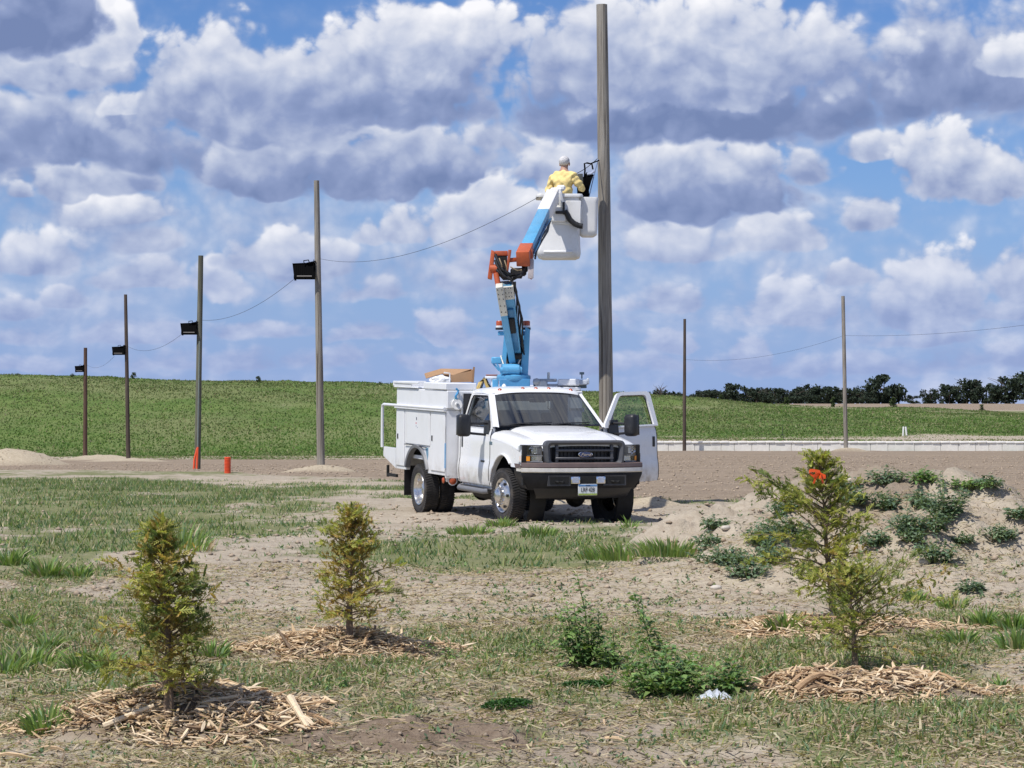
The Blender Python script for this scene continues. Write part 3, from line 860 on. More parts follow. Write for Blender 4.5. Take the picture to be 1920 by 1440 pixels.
weed(640, 1290, .09, .14, 6, 'small weed in the grass in front of the middle mulch pile', 13, WG, .03, group='small foreground weeds')
weed(1440, 1265, .10, .05, 3, 'tiny bright weed left of the lower right mulch pile', 14, WG, .04, group='small foreground weeds')
MW = [ # mound weeds: px, py, height, spread, words
    (1660, 905, .16, .17, 'topmost weed on the crest of the spoil mound'), (1590, 915, .15, .14, 'weed on the mound crest just left of the topmost weed'),
    (1600, 940, .16, .16, 'weed below the mound crest behind the tall sapling tip'), (1668, 950, .17, .20, 'broad weed high on the mound right of the tall sapling'),
    (1725, 945, .15, .12, 'weed high on the mound between two broad weeds'), (1768, 962, .30, .26, 'largest weed cluster on the right of the spoil mound'),
    (1700, 990, .18, .19, 'weed in the middle of the mound face'), (1745, 990, .17, .16, 'weed directly below the largest mound weed cluster'),
    (1735, 905, .12, .15, 'spiky weed on the mound crest left of the yellow-green patch'), (1815, 912, .10, .25, 'yellow-green patch of weeds on the right mound crest'),
    (1850, 905, .09, .12, 'small weed at the right end of the mound crest'), (1755, 1045, .20, .15, 'lone bushy weed low on the mound face'),
    (1708, 1010, .10, .12, 'small weed low centre of the mound face'), (1875, 1005, .12, .14, 'weed near the right photo edge on the mound'),
    (1910, 968, .10, .12, 'weed at the right photo edge high on the mound'), (1430, 1015, .20, .20, 'large weed on the left shoulder of the mound'),
    (1465, 1000, .20, .20, 'large weed on the left slope beside the tall sapling'), (1345, 1050, .18, .18, 'weed at the left foot of the mound'),
    (1400, 1075, .18, .19, 'round weed at the lower left foot of the mound'), (1330, 1020, .12, .10, 'small weed at the far left of the mound'),
    (1440, 1045, .18, .14, 'dark weed left of the tall sapling crown'), (1340, 985, .11, .10, 'small weed up the left mound slope'),
    (1460, 960, .12, .12, 'weed on the left mound ridge'), (1490, 950, .12, .10, 'weed on the left mound ridge nearer the tall sapling'),
    (1380, 1050, .12, .10, 'small weed between the two lower left mound weeds'), (1640, 1020, .13, .12, 'weed right of the tall sapling trunk on the mound'),
    (1800, 1010, .08, .10, 'tiny weed on bare earth low right of the mound'), (1820, 1100, .08, .10, 'tiny weed at the right foot of the mound')]
for i, (px, py, h, s, lb) in enumerate(MW):
    weed(px, py + 8, h * 1.35, s * (1.7 if px < 1480 else 1.45), 8 + int(s * 60), lb, 40 + i, WB if 'yellow' not in lb else WG, .066, group='weeds on the spoil mound', name='mound_weed', dens=1.1)

# grass tufts ---------------------------------------------------------------
def tuft(px, py, h, r, n, label, seed, tints=None, group='grass tufts'):
    global rng
    keep = rng; rng = np.random.default_rng(seed)
    base = hit(px, py); n = int(n * 1.5)
    a = rng.random(n) * 6.28; rr = r * np.sqrt(rng.random(n))
    x = np.cos(a) * rr; y = np.sin(a) * rr
    n = int(n)
    hh = h * 1.25 * (.28 + .8 * rng.random(n) ** 1.4) * (1.1 - .45 * (rr / r) ** 2); w = (.006 + .009 * rng.random(n)) * (1 + .03 * base.y)
    lx = np.cos(a) * (.25 + .7 * rng.random(n)) * hh * (.35 + rr / r); ly = np.sin(a) * (.25 + .5 * rng.random(n)) * hh * (.35 + rr / r)
    b = rng.random(n) * 6.28; wx = np.cos(b) * w / 2; wy = np.sin(b) * w / 2; z = np.zeros(n) - .02
    V = np.stack([np.stack([x - wx, y - wy, z], 1), np.stack([x + wx, y + wy, z], 1),
                  np.stack([x - wx + lx * .35, y - wy + ly * .35, z + hh * .6], 1), np.stack([x + wx + lx * .35, y + wy + ly * .35, z + hh * .6], 1),
                  np.stack([x + lx, y + ly, z + hh * .92], 1)], 1).reshape(-1, 3)
    q = np.arange(n)[:, None] * 5
    F = np.concatenate([q + np.array([0, 1, 3]), q + np.array([0, 3, 2]), q + np.array([2, 3, 4])], 0)
    T = np.repeat(pal(n, tints or [(.20, .29, .085), (.24, .34, .09), (.17, .26, .12), ST1], [.4, .3, .2, .1]), 5, 0)
    o = link_mesh('grass_tuft', raw_mesh('grass_tuft', V, F, False, dict(tint=T)), GRASS, None, base)
    tag(o, label, 'grass tuft', group)
    rng = keep
TU = [(90, 1085, .22, .20, 240, 'broad bright grass tuft at the left, above the pale bare patch'), (150, 1085, .15, .13, 170, 'dark grass tuft right of the broad left tuft'),
      (20, 1060, .20, .18, 180, 'grass tuft cut by the left photo edge, above the broad tuft'), (42, 1180, .15, .10, 120, 'lone upright grass tuft at the left photo edge'),
      (55, 1250, .16, .20, 200, 'wide grass tuft at the left edge beside the near cedar'), (92, 1218, .15, .06, 60, 'slim grass tuft between the left edge tuft and the near cedar'),
      (10, 1262, .16, .12, 130, 'grass tuft cut off at the lower left edge of the photo'), (165, 1258, .17, .14, 150, 'grass tuft left of the near cedar foliage'), (205, 1262, .15, .10, 110, 'grass tuft touching the left foliage of the near cedar'),
      (90, 1367, .14, .12, 150, 'dark grass tuft at lower left beside the near mulch pile'), (400, 1235, .14, .10, 130, 'grass tuft right behind the near cedar'),
      (1846, 1172, .14, .10, 150, 'bright green grass tuft at right beyond the far mulch pile'), (1898, 1180, .14, .11, 140, 'grass tuft at the right photo edge beyond the mulch'),
      (1800, 1205, .12, .11, 120, 'grass tuft right of the far mulch pile'), (1905, 1215, .16, .12, 120, 'loose grass tuft at the right edge, lower'), (1785, 1140, .14, .11, 80, 'thin grass tuft at the foot of the mound'),
      (1715, 1125, .12, .10, 80, 'thin grass tuft at mound foot right of the tall sapling'), (1170, 1045, .17, .50, 420, 'tall rough grass patch right of the truck nose in the middle ground'),
      (1255, 1038, .17, .42, 420, 'dense grass patch at the left foot of the mound'), (1010, 1005, .16, .25, 200, 'grass patch in front of the truck bumper'),
      (340, 1030, .30, .40, 120, 'tall wispy pale grass behind the near cedar'), (1875, 1290, .10, .03, 26, 'tiny grass sprig on bare soil at right'), (1470, 1175, .12, .14, 150, 'green grass tuft left of the far mulch pile'),
      (1180, 988, .16, .12, 24, 'thin grass stalks at the front left tyre'), (940, 985, .13, .22, 140, 'low grass patch by the near front wheel'), (880, 1000, .14, .30, 180, 'low grass patch between the truck wheels')]
for i, (px, py, h, r, n, lb) in enumerate(TU): tuft(px, py, h, r, n, lb, 500 + i)
# low dark moss-like mats
def mat_plant(px, py, rx, ry, label, seed):
    random.seed(seed); base = hit(px, py); L = Leaves(); zl = zlocal(base.x, base.y, rx, ry, 24)
    for k in range(900):
        a = random.random() * 6.28; r = math.sqrt(random.random())
        x, y = math.cos(a) * r * rx, math.sin(a) * r * ry
        z = zl(base.x + x, base.y + y) - base.z + .012 + .022 * (1 - r * r) + random.random() * .012
        d = Vector((random.uniform(-1, 1), random.uniform(-1, 1), random.uniform(.1, 1)))
        L.leaf(Vector((x, y, z)), d, Vector((random.uniform(-.3, .3), random.uniform(-.3, .3), 1)), .024, .013, jitter(random.choice([(.035, .10, .022), (.055, .14, .03), (.03, .075, .02)]), .25))
    o = link_mesh('ground_mat_plant', L.mesh('ground_mat_plant'), FOL, None, base); tag(o, label, 'weed', 'low mat weeds')
mat_plant(950, 1328, .14, .13, 'small dark green mat of weed alone on the bare foreground litter', 71)
mat_plant(1095, 1294, .13, .09, 'flat dark green mat of weed left of the dense low weed', 72)
def rosette():
    random.seed(8); base = hit(1138, 1286); L = Leaves()
    for k in range(14):
        a = k * 2.4; d = Vector((math.cos(a), math.sin(a), random.uniform(.35, 1.1)))
        L.leaf(Vector((0, 0, 0)), d, Vector((0, 0, 1)), random.uniform(.09, .13), .026, jitter((.10, .19, .05), .15), .12)
    o = link_mesh('rosette_weed', L.mesh('rosette_weed'), FOL, None, base); tag(o, 'bright green rosette of pointed leaves beside the flat weed mat', 'weed')
rosette()

# ------------------------------------------------------------------ mulch
WOOD = []
for i, c in enumerate([(.68, .52, .335), (.60, .435, .26), (.74, .60, .42), (.45, .30, .175), (.28, .19, .12)]):
    m, N, b, out = mat_nodes('mulch_wood')
    co = objco(N)
    g = N.noise(N.v('MULTIPLY', co, (3, 60, 60)), 3.0, 4, .6)
    k = N.ramp(g, .3, .7, .68, 1.2, smooth=False)
    N.put(b.inputs['Base Color'], N.mix(1.0, (*c, 1), N.comb(k, k, k), 'MULTIPLY')); b.inputs['Roughness'].default_value = .85
    b.inputs['Specular IOR Level'].default_value = .15
    bumpn(N, b, g, .5, .004)
    WOOD.append(m)
def chip_arrays(L, w, t, bend, r):
    """splintered sliver: tapered four-sided bar with ragged ends, length along x"""
    st = [-.5, -.18, .16, .5]; V = []
    for i, s in enumerate(st):
        k = (.35 + .5 * r[0], 1.0, .9 + .2 * r[1], .3 + .55 * r[2])[i]
        cz = bend * (1 - (2 * s) ** 2) * L; cy = (r[3] - .5) * .12 * L * s
        for (a, c) in ((-1, -1), (1, -1), (1, 1), (-1, 1)):
            V.append((s * L + (r[4] - .5) * .1 * L * a * (i in (0, 3)), cy + a * w * k / 2, cz + c * t * k / 2))
    F = [(0, 3, 2, 1), (12, 13, 14, 15)]
    for i in range(3):
        for k in range(4):
            a = i * 4 + k; b = i * 4 + (k + 1) % 4; F.append((a, b, b + 4, a + 4))
    return V, F
CHIP_ME = []
random.seed(77)
for mi in range(5):
    for k in range(5):
        V, F = chip_arrays(random.uniform(.07, .21), random.uniform(.009, .024), random.uniform(.004, .010), random.uniform(-.05, .09), [random.random() for _ in range(5)])
        me = bpy.data.meshes.new('wood_chip'); me.from_pydata(V, [], F); me.materials.append(WOOD[mi]); me.update(); CHIP_ME.append(me)
def chip_rot():
    return Euler((random.uniform(-.5, .5), random.gauss(0, .28), random.uniform(0, 6.28)))
def mulch(px, py, rx, ry, h, label, seed, darker=0.0):
    random.seed(seed); cx, cy = flat(px, py); root = empty('mulch_pile', (cx, cy, zg(cx, cy)))
    tag(root, label, 'mulch', 'mulch rings round the saplings'); bz = root.location.z; zl = zlocal(cx, cy, rx * 1.8, ry * 1.8)
    def spot():
        a = random.random() * 6.28; r = math.sqrt(random.random()) * (1 + max(0, random.gauss(0, .12)))
        edge = 1 + .22 * math.sin(a * 3 + seed) + .12 * math.sin(a * 5 + seed * 2)
        x, y = math.cos(a) * r * rx * edge, math.sin(a) * r * ry * edge
        return x, y, r
    for k in range(240):
        x, y, r = spot()
        m = random.random(); ci = 0 if m < .34 else 1 if m < .58 else 2 if m < .80 else 3 if m < .93 else 4
        if darker and x < -rx * .3 and random.random() < darker: ci = random.choice([3, 4])
        o = bpy.data.objects.new('wood_chip', CHIP_ME[ci * 5 + random.randrange(5)])
        o.location = (x, y, zl(cx + x, cy + y) - bz + .012 + random.random() * .035); o.rotation_euler = chip_rot()
        s = random.uniform(.7, 1.25); o.scale = (s, s * random.uniform(.8, 1.3), s); o.parent = root; col.objects.link(o)
    # the small stuff under them
    for ci in range(5):
        V, F = [], []
        for k in range((620, 560, 330, 330, 240)[ci]):
            v, f = chip_arrays(random.uniform(.03, .12), random.uniform(.004, .014), random.uniform(.003, .007), random.uniform(-.05, .10), [random.random() for _ in range(5)])
            x, y, r = spot()
            M = Matrix.Translation((x, y, zl(cx + x, cy + y) - bz + .006 + random.random() * .026)) @ chip_rot().to_matrix().to_4x4()
            i = len(V); V += [tuple(M @ Vector(q)) for q in v]; F += [tuple(q + i for q in ff) for ff in f]
        me = bpy.data.meshes.new('wood_shreds'); me.from_pydata(V, [], F); me.update()
        o = link_mesh('wood_shreds', me, WOOD[ci], root); o['kind'] = 'stuff'
    return root
ML = ['pale shredded wood mulch heaped around the nearest cedar at lower left', 'wood mulch patch under the small yellow-brown cedar left of centre',
      'long wood mulch pile under the low cedar at lower right', 'wood mulch patch behind, under the tall taped cedar at right']
PILES = [mulch(*MULCH[i], ML[i], 300 + i, .75 if i == 2 else 0) for i in range(4)]
# larger pieces of wood of their own
def stick(px0, py0, px1, py1, lift0, lift1, r, label, mat, sag=0.0, d=None, name='stick'):
    a = hit(px0, py0); b = hit(px1, py1)
    if d is not None: a = at(px0, py0, d); b = at(px1, py1, d)
    a.z += lift0; b.z += lift1
    pts = [(a.lerp(b, g) + Vector((0, 0, sag * math.sin(g * math.pi))), r * (1 - .35 * g)) for g in np.linspace(0, 1, 6)]
    c = a.copy(); pts = [(p - c, q) for p, q in pts]
    o = tubes(name, [pts], mat, None, 7); o.location = c; tag(o, label, 'stick'); return o
stick(553, 1217, 521, 1180, -.03, .0, .012, 'short grey stick poking up left of the middle mulch pile', TWIG, d=hit(553, 1219).y)
stick(1492, 1305, 1560, 1277, .03, .03, .022, 'curved thick branch piece lying on the lower right mulch', WOOD[3], .035)
stick(1750, 1330, 1768, 1346, .02, .005, .013, 'forked pale splinter at the front of the lower right mulch', WOOD[2])
stick(195, 1375, 290, 1345, .03, .06, .016, 'long pale split branch on the near mulch left of the trunk', WOOD[2])
stick(545, 1332, 578, 1372, .06, .02, .022, 'thick pale split block at the right end of the near mulch', WOOD[2])
stick(1440, 1150, 1475, 1158, .02, .03, .016, 'grey branch end at the left of the far mulch patch', TWIG)
# loose chips lying off the piles
random.seed(12)
for px, py, lb in [(30, 1425, 'loose pale wood piece at the bottom left corner'), (100, 1408, 'loose pale wood piece left of the near mulch front edge'), (285, 1432, 'loose flat wood piece below the near mulch'),
                   (1258, 1233, None), (1150, 1390, 'orange-brown wood flake alone on the foreground litter'), (960, 1232, 'small pale chip in the grass right of centre'), (122, 1262, 'small yellowish flake among the left grass tufts'),
                   (1500, 1345, 'loose chip below the lower right mulch'), (1835, 1318, 'last chip at the right tip of the lower right mulch')]:
    if lb is None: continue
    b = hit(px, py); o = bpy.data.objects.new('wood_chip', random.choice(CHIP_ME[:15])); o.location = (b.x, b.y, b.z + .012); o.rotation_euler = (.2, .1, random.uniform(-.4, .4))
    o.scale = (1.0, 1.5, 1.2); col.objects.link(o); tag(o, lb, 'wood chip')
# crumpled silver scrap
FOIL = simple('silver_foil', (.68, .72, .78), .35, .35, .1, 30, .6)
def scrap():
    random.seed(3); b = hit(1340, 1312); V, F = [], []; n = 12; m = 8
    for i in range(n):
        for j in range(m):
            u, v = i / (n - 1) - .5, j / (m - 1) - .5
            edge = 1 - max(abs(u), abs(v)) * 2
            V.append((u * .21 + random.uniform(-.006, .006), v * .12 + random.uniform(-.006, .006), .008 + max(edge, 0) * .045 + .02 * math.sin(u * 26 + v * 9) * (edge + .25) + random.uniform(-.006, .008)))
    for i in range(n - 1):
        for j in range(m - 1): F.append((i * m + j, (i + 1) * m + j, (i + 1) * m + j + 1, i * m + j + 1))
    me = bpy.data.meshes.new('silver_scrap'); me.from_pydata(V, [], F); me.update(); me.polygons.foreach_set('use_smooth', np.ones(len(me.polygons), bool))
    o = link_mesh('silver_scrap', me, FOIL, None, b); s = o.modifiers.new('thick', 'SOLIDIFY'); s.thickness = .0012
    tag(o, 'crumpled silver-white plastic scrap beside the dense low weed', 'litter')
scrap()
# pale stones on the mound
STONE = simple('pale_stone', (.55, .50, .43), .85, 0, .15, 12, .2)
def stone(px, py, s, label, seed):
    random.seed(seed); b = hit(px, py); bm = bmesh.new(); bmesh.ops.create_icosphere(bm, subdivisions=2, radius=1)
    for v in bm.verts:
        k = 1 + .25 * math.sin(v.co.x * 3 + seed) * math.cos(v.co.y * 4 + seed * 2); v.co = Vector((v.co.x * s * 1.4 * k, v.co.y * s * k, v.co.z * s * .75 * k))
    me = bpy.data.meshes.new('stone'); bm.to_mesh(me); bm.free(); me.polygons.foreach_set('use_smooth', np.ones(len(me.polygons), bool))
    o = link_mesh('stone', me, STONE, None, b + Vector((0, 0, s * .3))); tag(o, label, 'stone', 'stones on the spoil mound')
stone(1736, 1055, .045, 'pale flat stone low on the mound right of the lone bushy weed', 1)
stone(1342, 1104, .035, 'pale stone at the left foot of the mound', 2)
stone(1594, 903, .03, 'white stone high on the mound near the orange tape', 3)
stone(1522, 952, .05, 'pale lump on the left mound ridge', 4)
stone(1322, 1027, .035, 'pale stone at the upper left of the mound', 5)
stone(1360, 992, .035, 'pale stone on the left mound ridge beside a weed', 6)

# ------------------------------------------------------------------ far trees
TRUNK = simple('tree_trunk', (.09, .07, .055), .9, 0, .2, 2)
def far_tree(px, d, top_py, width_px, label, seed, bare=False, base_py=None, tints=None, group='trees of the far tree line', name='far_tree', leafk=1.0):
    random.seed(seed); r = np.random.default_rng(seed)
    x = (px - 960) / FPX * d; gz = zg(x, d)
    topz = CAM_H + (HORIZON - top_py) / FPX * d; h = topz - gz; w = width_px / FPX * d / 2
    root = empty(name, (x, d, gz)); tag(root, label, 'tree', group)
    limbs = [[(Vector((0, 0, -.3)), .035 * h), (Vector((0, 0, h * .35)), .026 * h), (Vector((.02 * h, 0, h * .75)), .01 * h)]]
    for k in range(9 if not bare else 16):
        a = random.uniform(0, 6.28); f = random.uniform(.22, .7)
        e = Vector((math.cos(a) * w * .85, math.sin(a) * w * .85, h * min(.97, f + random.uniform(.15, .4))))
        limbs.append([(Vector((0, 0, h * f)), .014 * h), (Vector((0, 0, h * f)).lerp(e, .5) + Vector((0, 0, .04 * h)), .008 * h), (e, .003 * h)])
    tubes('trunk', limbs, TRUNK, root, 5)
    n = int((1500 if not bare else 240) * leafk)
    nc = 22; cc = []
    for k in range(nc):
        a = r.random() * 6.28; f = r.random(); rr = math.sqrt(r.random()) * .7
        zz = .06 + .80 * f; prof = math.sin(min(1, (zz + .12) / 1.12) * math.pi) ** .5
        cc.append((math.cos(a) * rr * w * prof, math.sin(a) * rr * w * prof, zz * h, (.24 + .18 * r.random()) * min(w * 1.15, h * .5)))
    ci = r.integers(0, nc, n); cc = np.array(cc)[ci]
    v = r.normal(size=(n, 3)); v /= np.linalg.norm(v, axis=1)[:, None]; v *= (r.random(n) ** .4)[:, None]
    P = cc[:, :3] + v * cc[:, 3:4] * np.array([1.25, 1.25, .95])
    s = (.30 + .45 * r.random(n))[:, None] * .11 * h * (1.0 if not bare else .28)
    a1 = r.normal(size=(n, 3)); a1 /= np.linalg.norm(a1, axis=1)[:, None]; a2 = np.cross(a1, r.normal(size=(n, 3))); a2 /= np.linalg.norm(a2, axis=1)[:, None]
    V = np.stack([P - a1 * s, P + a2 * s * .7, P + a1 * s, P - a2 * s * .7], 1).reshape(-1, 3)
    t = np.array(tints or [(.032, .048, .030), (.041, .060, .036), (.025, .038, .025)])[r.integers(0, 3, n)] * (1 + (r.random((n, 1)) - .5) * .3)
    me = raw_mesh('crown', V, np.arange(n * 4).reshape(-1, 4), False, dict(tint=np.repeat(t, 4, 0)))
    link_mesh('crown', me, TREEL, root)
FT = [(1238, 716, 26, 'thin bare-looking tree at the left end of the far tree line', True), (1262, 741, 40, 'low bush right of the bare-looking tree', False),
      (1305, 738, 40, 'low scrub tree right of the near far-field pole', False), (1335, 732, 36, 'low round tree left of the rounded clump', False),
      (1378, 718, 50, 'rounded dark tree clump rising above the hedge', False), (1420, 731, 44, 'dark hedge tree right of the rounded clump', False), (1455, 727, 44, 'dark hedge tree, left half of the long hedge', False),
      (1492, 725, 46, 'dark hedge tree in the middle of the long hedge', False), (1525, 719, 46, 'higher dark hedge tree left of the far right pole', False), (1560, 722, 44, 'dark hedge tree just left of the far right pole', False),
      (1595, 731, 46, 'low dark hedge tree just right of the far right pole', False), (1628, 733, 36, 'low dark tree touching the big lone tree', False), (1657, 701, 80, 'big rounded lone tree standing above the tree line', False),
      (1712, 738, 40, 'small shrub right of the big lone tree', False), (1745, 728, 46, 'thin pale-green tree between the big tree and the right wood', False), (1780, 718, 50, 'dark tree at the left of the right-hand wood', False),
      (1812, 709, 62, 'tall dark tree in the right-hand wood', False), (1850, 718, 60, 'dark tree in the middle of the right-hand wood', False), (1885, 706, 62, 'tall dark tree near the right photo edge', False), (1925, 698, 70, 'tallest dark tree cut by the right photo edge', False), (1980, 704, 70, None, False)]
for i, (px, ty, w, lb, bare) in enumerate(FT):
    far_tree(px, 880 + (i * 37) % 50, ty, w * 1.25, lb or 'dark tree beyond the right photo edge', 700 + i, bare, leafk=1.3 if px == 1657 else 1.0)
# hedge shrubs filling the line between
for i, px in enumerate(range(1222, 1645, 14)):
    far_tree(px, 935 + (i * 13) % 30, 734 - 5 * math.sin(i) - (4 if px > 1400 else 0), 56, 'dark shrub filling the hedge row behind the far trees', 800 + i, False, group='hedge shrubs in the far tree line', name='hedge_shrub', leafk=.7)
# saplings along the berm crest
SP = [(33, 699, 14, 'sapling on the berm crest at the far left'), (136, 700, 10, 'sapling on the crest left of the shortest pole'), (250, 697, 12, 'sapling on the crest right of the thin dark pole'), (484, 704, 12, 'sapling on the crest between the two light poles'),
      (713, 715, 12, 'sapling on the crest beside the truck box'), (1352, 738, 10, 'sapling on the crest under the rounded clump'), (1475, 742, 12, 'sapling on the crest below the long hedge'), (1562, 742, 12, 'sapling on the crest left of the far right pole'),
      (1675, 742, 14, 'sapling on the crest below the big lone tree'), (1840, 757, 12, 'sapling on the right slope before the brown far field')]
for i, (px, ty, w, lb) in enumerate(SP):
    far_tree(px, 243, ty, w, lb, 900 + i, False, tints=[(.06, .085, .03), (.075, .10, .035), (.045, .065, .025)], group='saplings on the berm crest', name='crest_sapling', leafk=.35)

# ------------------------------------------------------------------ solid modelling helper
class MB:
    def __init__(self): self.bm = bmesh.new()
    def _xf(self, vs, M):
        if M is not None:
            for v in vs: v.co = M @ v.co
    def box(self, lo, hi, bev=0.0, M=None, seg=1):
        r = bmesh.ops.create_cube(self.bm, size=1.0); vs = r['verts']
        for v in vs: v.co = Vector((lo[i] + (v.co[i] + .5) * (hi[i] - lo[i]) for i in range(3)))
        if bev > 0:
            es = list({e for v in vs for e in v.link_edges})
            rr = bmesh.ops.bevel(self.bm, geom=es, offset=bev, segments=seg, affect='EDGES', profile=.5)
            vs = list({v for f in rr['faces'] for v in f.verts} | {v for v in vs if v.is_valid})
        self._xf(vs, M); return self
    def beam(self, a, b, w, h, bev=0.0, up=Vector((0, 0, 1)), w2=None, h2=None):
        """box section bar from a to b"""
        a, b = Vector(a), Vector(b); d = b - a; L = d.length; x = d / L
        y = up.cross(x)
        if y.length < 1e-3: y = Vector((0, 1, 0)).cross(x)
        y.normalize(); z = x.cross(y)
        M = Matrix(((x.x, y.x, z.x, a.x), (x.y, y.y, z.y, a.y), (x.z, y.z, z.z, a.z), (0, 0, 0, 1)))
        r = bmesh.ops.create_cube(self.bm, size=1.0); vs = r['verts']
        for v in vs:
            e = v.co.x > 0
            v.co = Vector(((v.co.x + .5) * L, v.co.y * ((w2 or w) if e else w), v.co.z * ((h2 or h) if e else h)))
        if bev > 0:
            es = list({e for v in vs for e in v.link_edges})
            rr = bmesh.ops.bevel(self.bm, geom=es, offset=bev, segments=2, affect='EDGES', profile=.5)
            vs = list({v for f in rr['faces'] for v in f.verts} | {v for v in vs if v.is_valid})
        self._xf(vs, M); return self
    def poly(self, pts, thick, bev=0.0):
        """planar polygon (3d points) given thickness along its normal"""
        P = [Vector(p) for p in pts]; n = Vector((0, 0, 0))
        for i in range(len(P)):
            n += (P[i] - P[0]).cross(P[(i + 1) % len(P)] - P[0])
        n.normalize()
        a = [self.bm.verts.new(p) for p in P]; b = [self.bm.verts.new(p - n * thick) for p in P]
        fs = [self.bm.faces.new(a), self.bm.faces.new(b[::-1])]
        for i in range(len(P)):
            j = (i + 1) % len(P); fs.append(self.bm.faces.new((a[j], a[i], b[i], b[j])))
        if bev > 0:
            es = list({e for f in fs for e in f.edges}); bmesh.ops.bevel(self.bm, geom=es, offset=bev, segments=2, affect='EDGES', profile=.5)
        return self
    def frame(self, outer, inner, thick):
        """flat ring between two outlines of equal point count"""
        O = [Vector(p) for p in outer]; I = [Vector(p) for p in inner]; n = Vector((0, 0, 0))
        for i in range(len(O)): n += (O[i] - O[0]).cross(O[(i + 1) % len(O)] - O[0])
        n.normalize(); bm = self.bm
        a = [bm.verts.new(p) for p in O]; b = [bm.verts.new(p) for p in I]
        c = [bm.verts.new(p - n * thick) for p in O]; d = [bm.verts.new(p - n * thick) for p in I]
        m = len(O)
        for i in range(m):
            j = (i + 1) % m
            bm.faces.new((a[i], a[j], b[j], b[i])); bm.faces.new((c[j], c[i], d[i], d[j]))
            bm.faces.new((a[j], a[i], c[i], c[j])); bm.faces.new((b[i], b[j], d[j], d[i]))
        return self
    def lathe(self, prof, seg=32, M=None, close=True):
        """prof: (radius, height) about local z"""
        bm = self.bm; rings = []; vs = []
        for r, h in prof:
            if r < 1e-5: ring = [bm.verts.new((0, 0, h))]
            else: ring = [bm.verts.new((r * math.cos(2 * math.pi * k / seg), r * math.sin(2 * math.pi * k / seg), h)) for k in range(seg)]
            rings.append(ring); vs += ring
        for i in range(len(rings) - 1):
            A, B = rings[i], rings[i + 1]
            for k in range(seg):
                j = (k + 1) % seg
                q = [A[k % len(A)], A[j % len(A)], B[j % len(B)], B[k % len(B)]]
                u = []
                for v in q:
                    if v not in u: u.append(v)
                if len(u) >= 3: bm.faces.new(u)
        self._xf(vs, M); return self
    def cyl(self, a, b, r, seg=16, r2=None):
        a, b = Vector(a), Vector(b); d = b - a
        M = Matrix.Translation(a) @ d.to_track_quat('Z', 'Y').to_matrix().to_4x4(); L = d.length
        return self.lathe([(0, 0), (r, 0), (r if r2 is None else r2, L), (0, L)], seg, M)
    def grid(self, rows, thick=None):
        """rows of points -> skin"""
        bm = self.bm; G = [[bm.verts.new(p) for p in row] for row in rows]
        for i in range(len(G) - 1):
            for j in range(len(G[0]) - 1): bm.faces.new((G[i][j], G[i + 1][j], G[i + 1][j + 1], G[i][j + 1]))
        return self
    def tube(self, pts, r, sides=10, closed=False):
        V, F = tube_mesh([[(Vector(p), r) for p in pts]], sides)
        vs = [self.bm.verts.new(v) for v in V]
        for f in F:
            u = []
            for q in f:
                if vs[q] not in u: u.append(vs[q])
            try: self.bm.faces.new(u)
            except ValueError: pass
        return self
    def done(self, name, mat, parent=None, ang=35, M=None, loc=None, merge=0.0, normals=True):
        bm = self.bm
        if merge: bmesh.ops.remove_doubles(bm, verts=bm.verts, dist=merge)
        if M is not None: bmesh.ops.transform(bm, matrix=M, verts=bm.verts)
        if normals: bmesh.ops.recalc_face_normals(bm, faces=bm.faces)
        me = bpy.data.meshes.new(name); bm.to_mesh(me); bm.free()
        me.polygons.foreach_set('use_smooth', np.ones(len(me.polygons), bool)); me.set_sharp_from_angle(angle=R(ang))
        return link_mesh(name, me, mat, parent, loc)

def text_mesh(txt, size, depth=.003, shear=0.0):
    cu = bpy.data.curves.new('txt', 'FONT'); cu.body = txt; cu.size = size; cu.extrude = depth; cu.align_x = 'CENTER'; cu.align_y = 'CENTER'; cu.shear = shear
    o = bpy.data.objects.new('txt', cu); col.objects.link(o)
    dg = bpy.context.evaluated_depsgraph_get(); me = bpy.data.meshes.new_from_object(o.evaluated_get(dg))
    bpy.data.objects.remove(o); me.materials.clear(); return me

# ------------------------------------------------------------------ truck materials
WHITE = simple('white_truck_paint', (.78, .79, .80), .30, 0, .015, 1.4, .5, coat=.5, dirt=(.66, .65, .62, 1), dirt_amt=.22)
WHITE2 = simple('service_body_paint', (.77, .78, .80), .38, 0, .03, 2.2, .5, coat=.2, dirt=(.60, .585, .55, 1), dirt_amt=.45)
GREYP = simple('grey_plastic', (.16, .165, .18), .5, 0, .06, 10, .5)
GRILLE = simple('charcoal_grille', (.085, .088, .098), .45, 0, .06, 10, .5)
BLACKP = simple('black_plastic', (.018, .018, .02), .42, 0, .2, 14, .5)
BUMPER = simple('worn_black_bumper', (.012, .012, .015), .45, 0, .3, 6, .25, dirt=(.04, .038, .036, 1), dirt_amt=.3)
MAUVE = simple('bumper_top_pad', (.125, .092, .088), .55, 0, .12, 8, .4)
CHROME = simple('chrome', (.86, .86, .87), .07, 1.0, .02, 8, .5)
WORNCH = simple('worn_chrome', (.66, .63, .58), .35, .15, .12, 8, .5, dirt=(.40, .33, .25, 1), dirt_amt=.5)
RIMM = simple('polished_rim', (.66, .65, .63), .2, .9, .08, 12, .5, dirt=(.40, .34, .27, 1), dirt_amt=.35)
RUBBER = simple('tyre_rubber', (.040, .039, .040), .8, 0, .25, 14, .3, dirt=(.13, .11, .09, 1), dirt_amt=.5)
UNDER = simple('chassis_black', (.02, .02, .02), .7, 0, .3, 8, .3)
AMBER = simple('amber_lens', (.75, .28, .02), .2, 0, .08, 20, .6)
ORLENS = simple('orange_lens', (.42, .085, .03), .25, 0, .1, 20, .6)
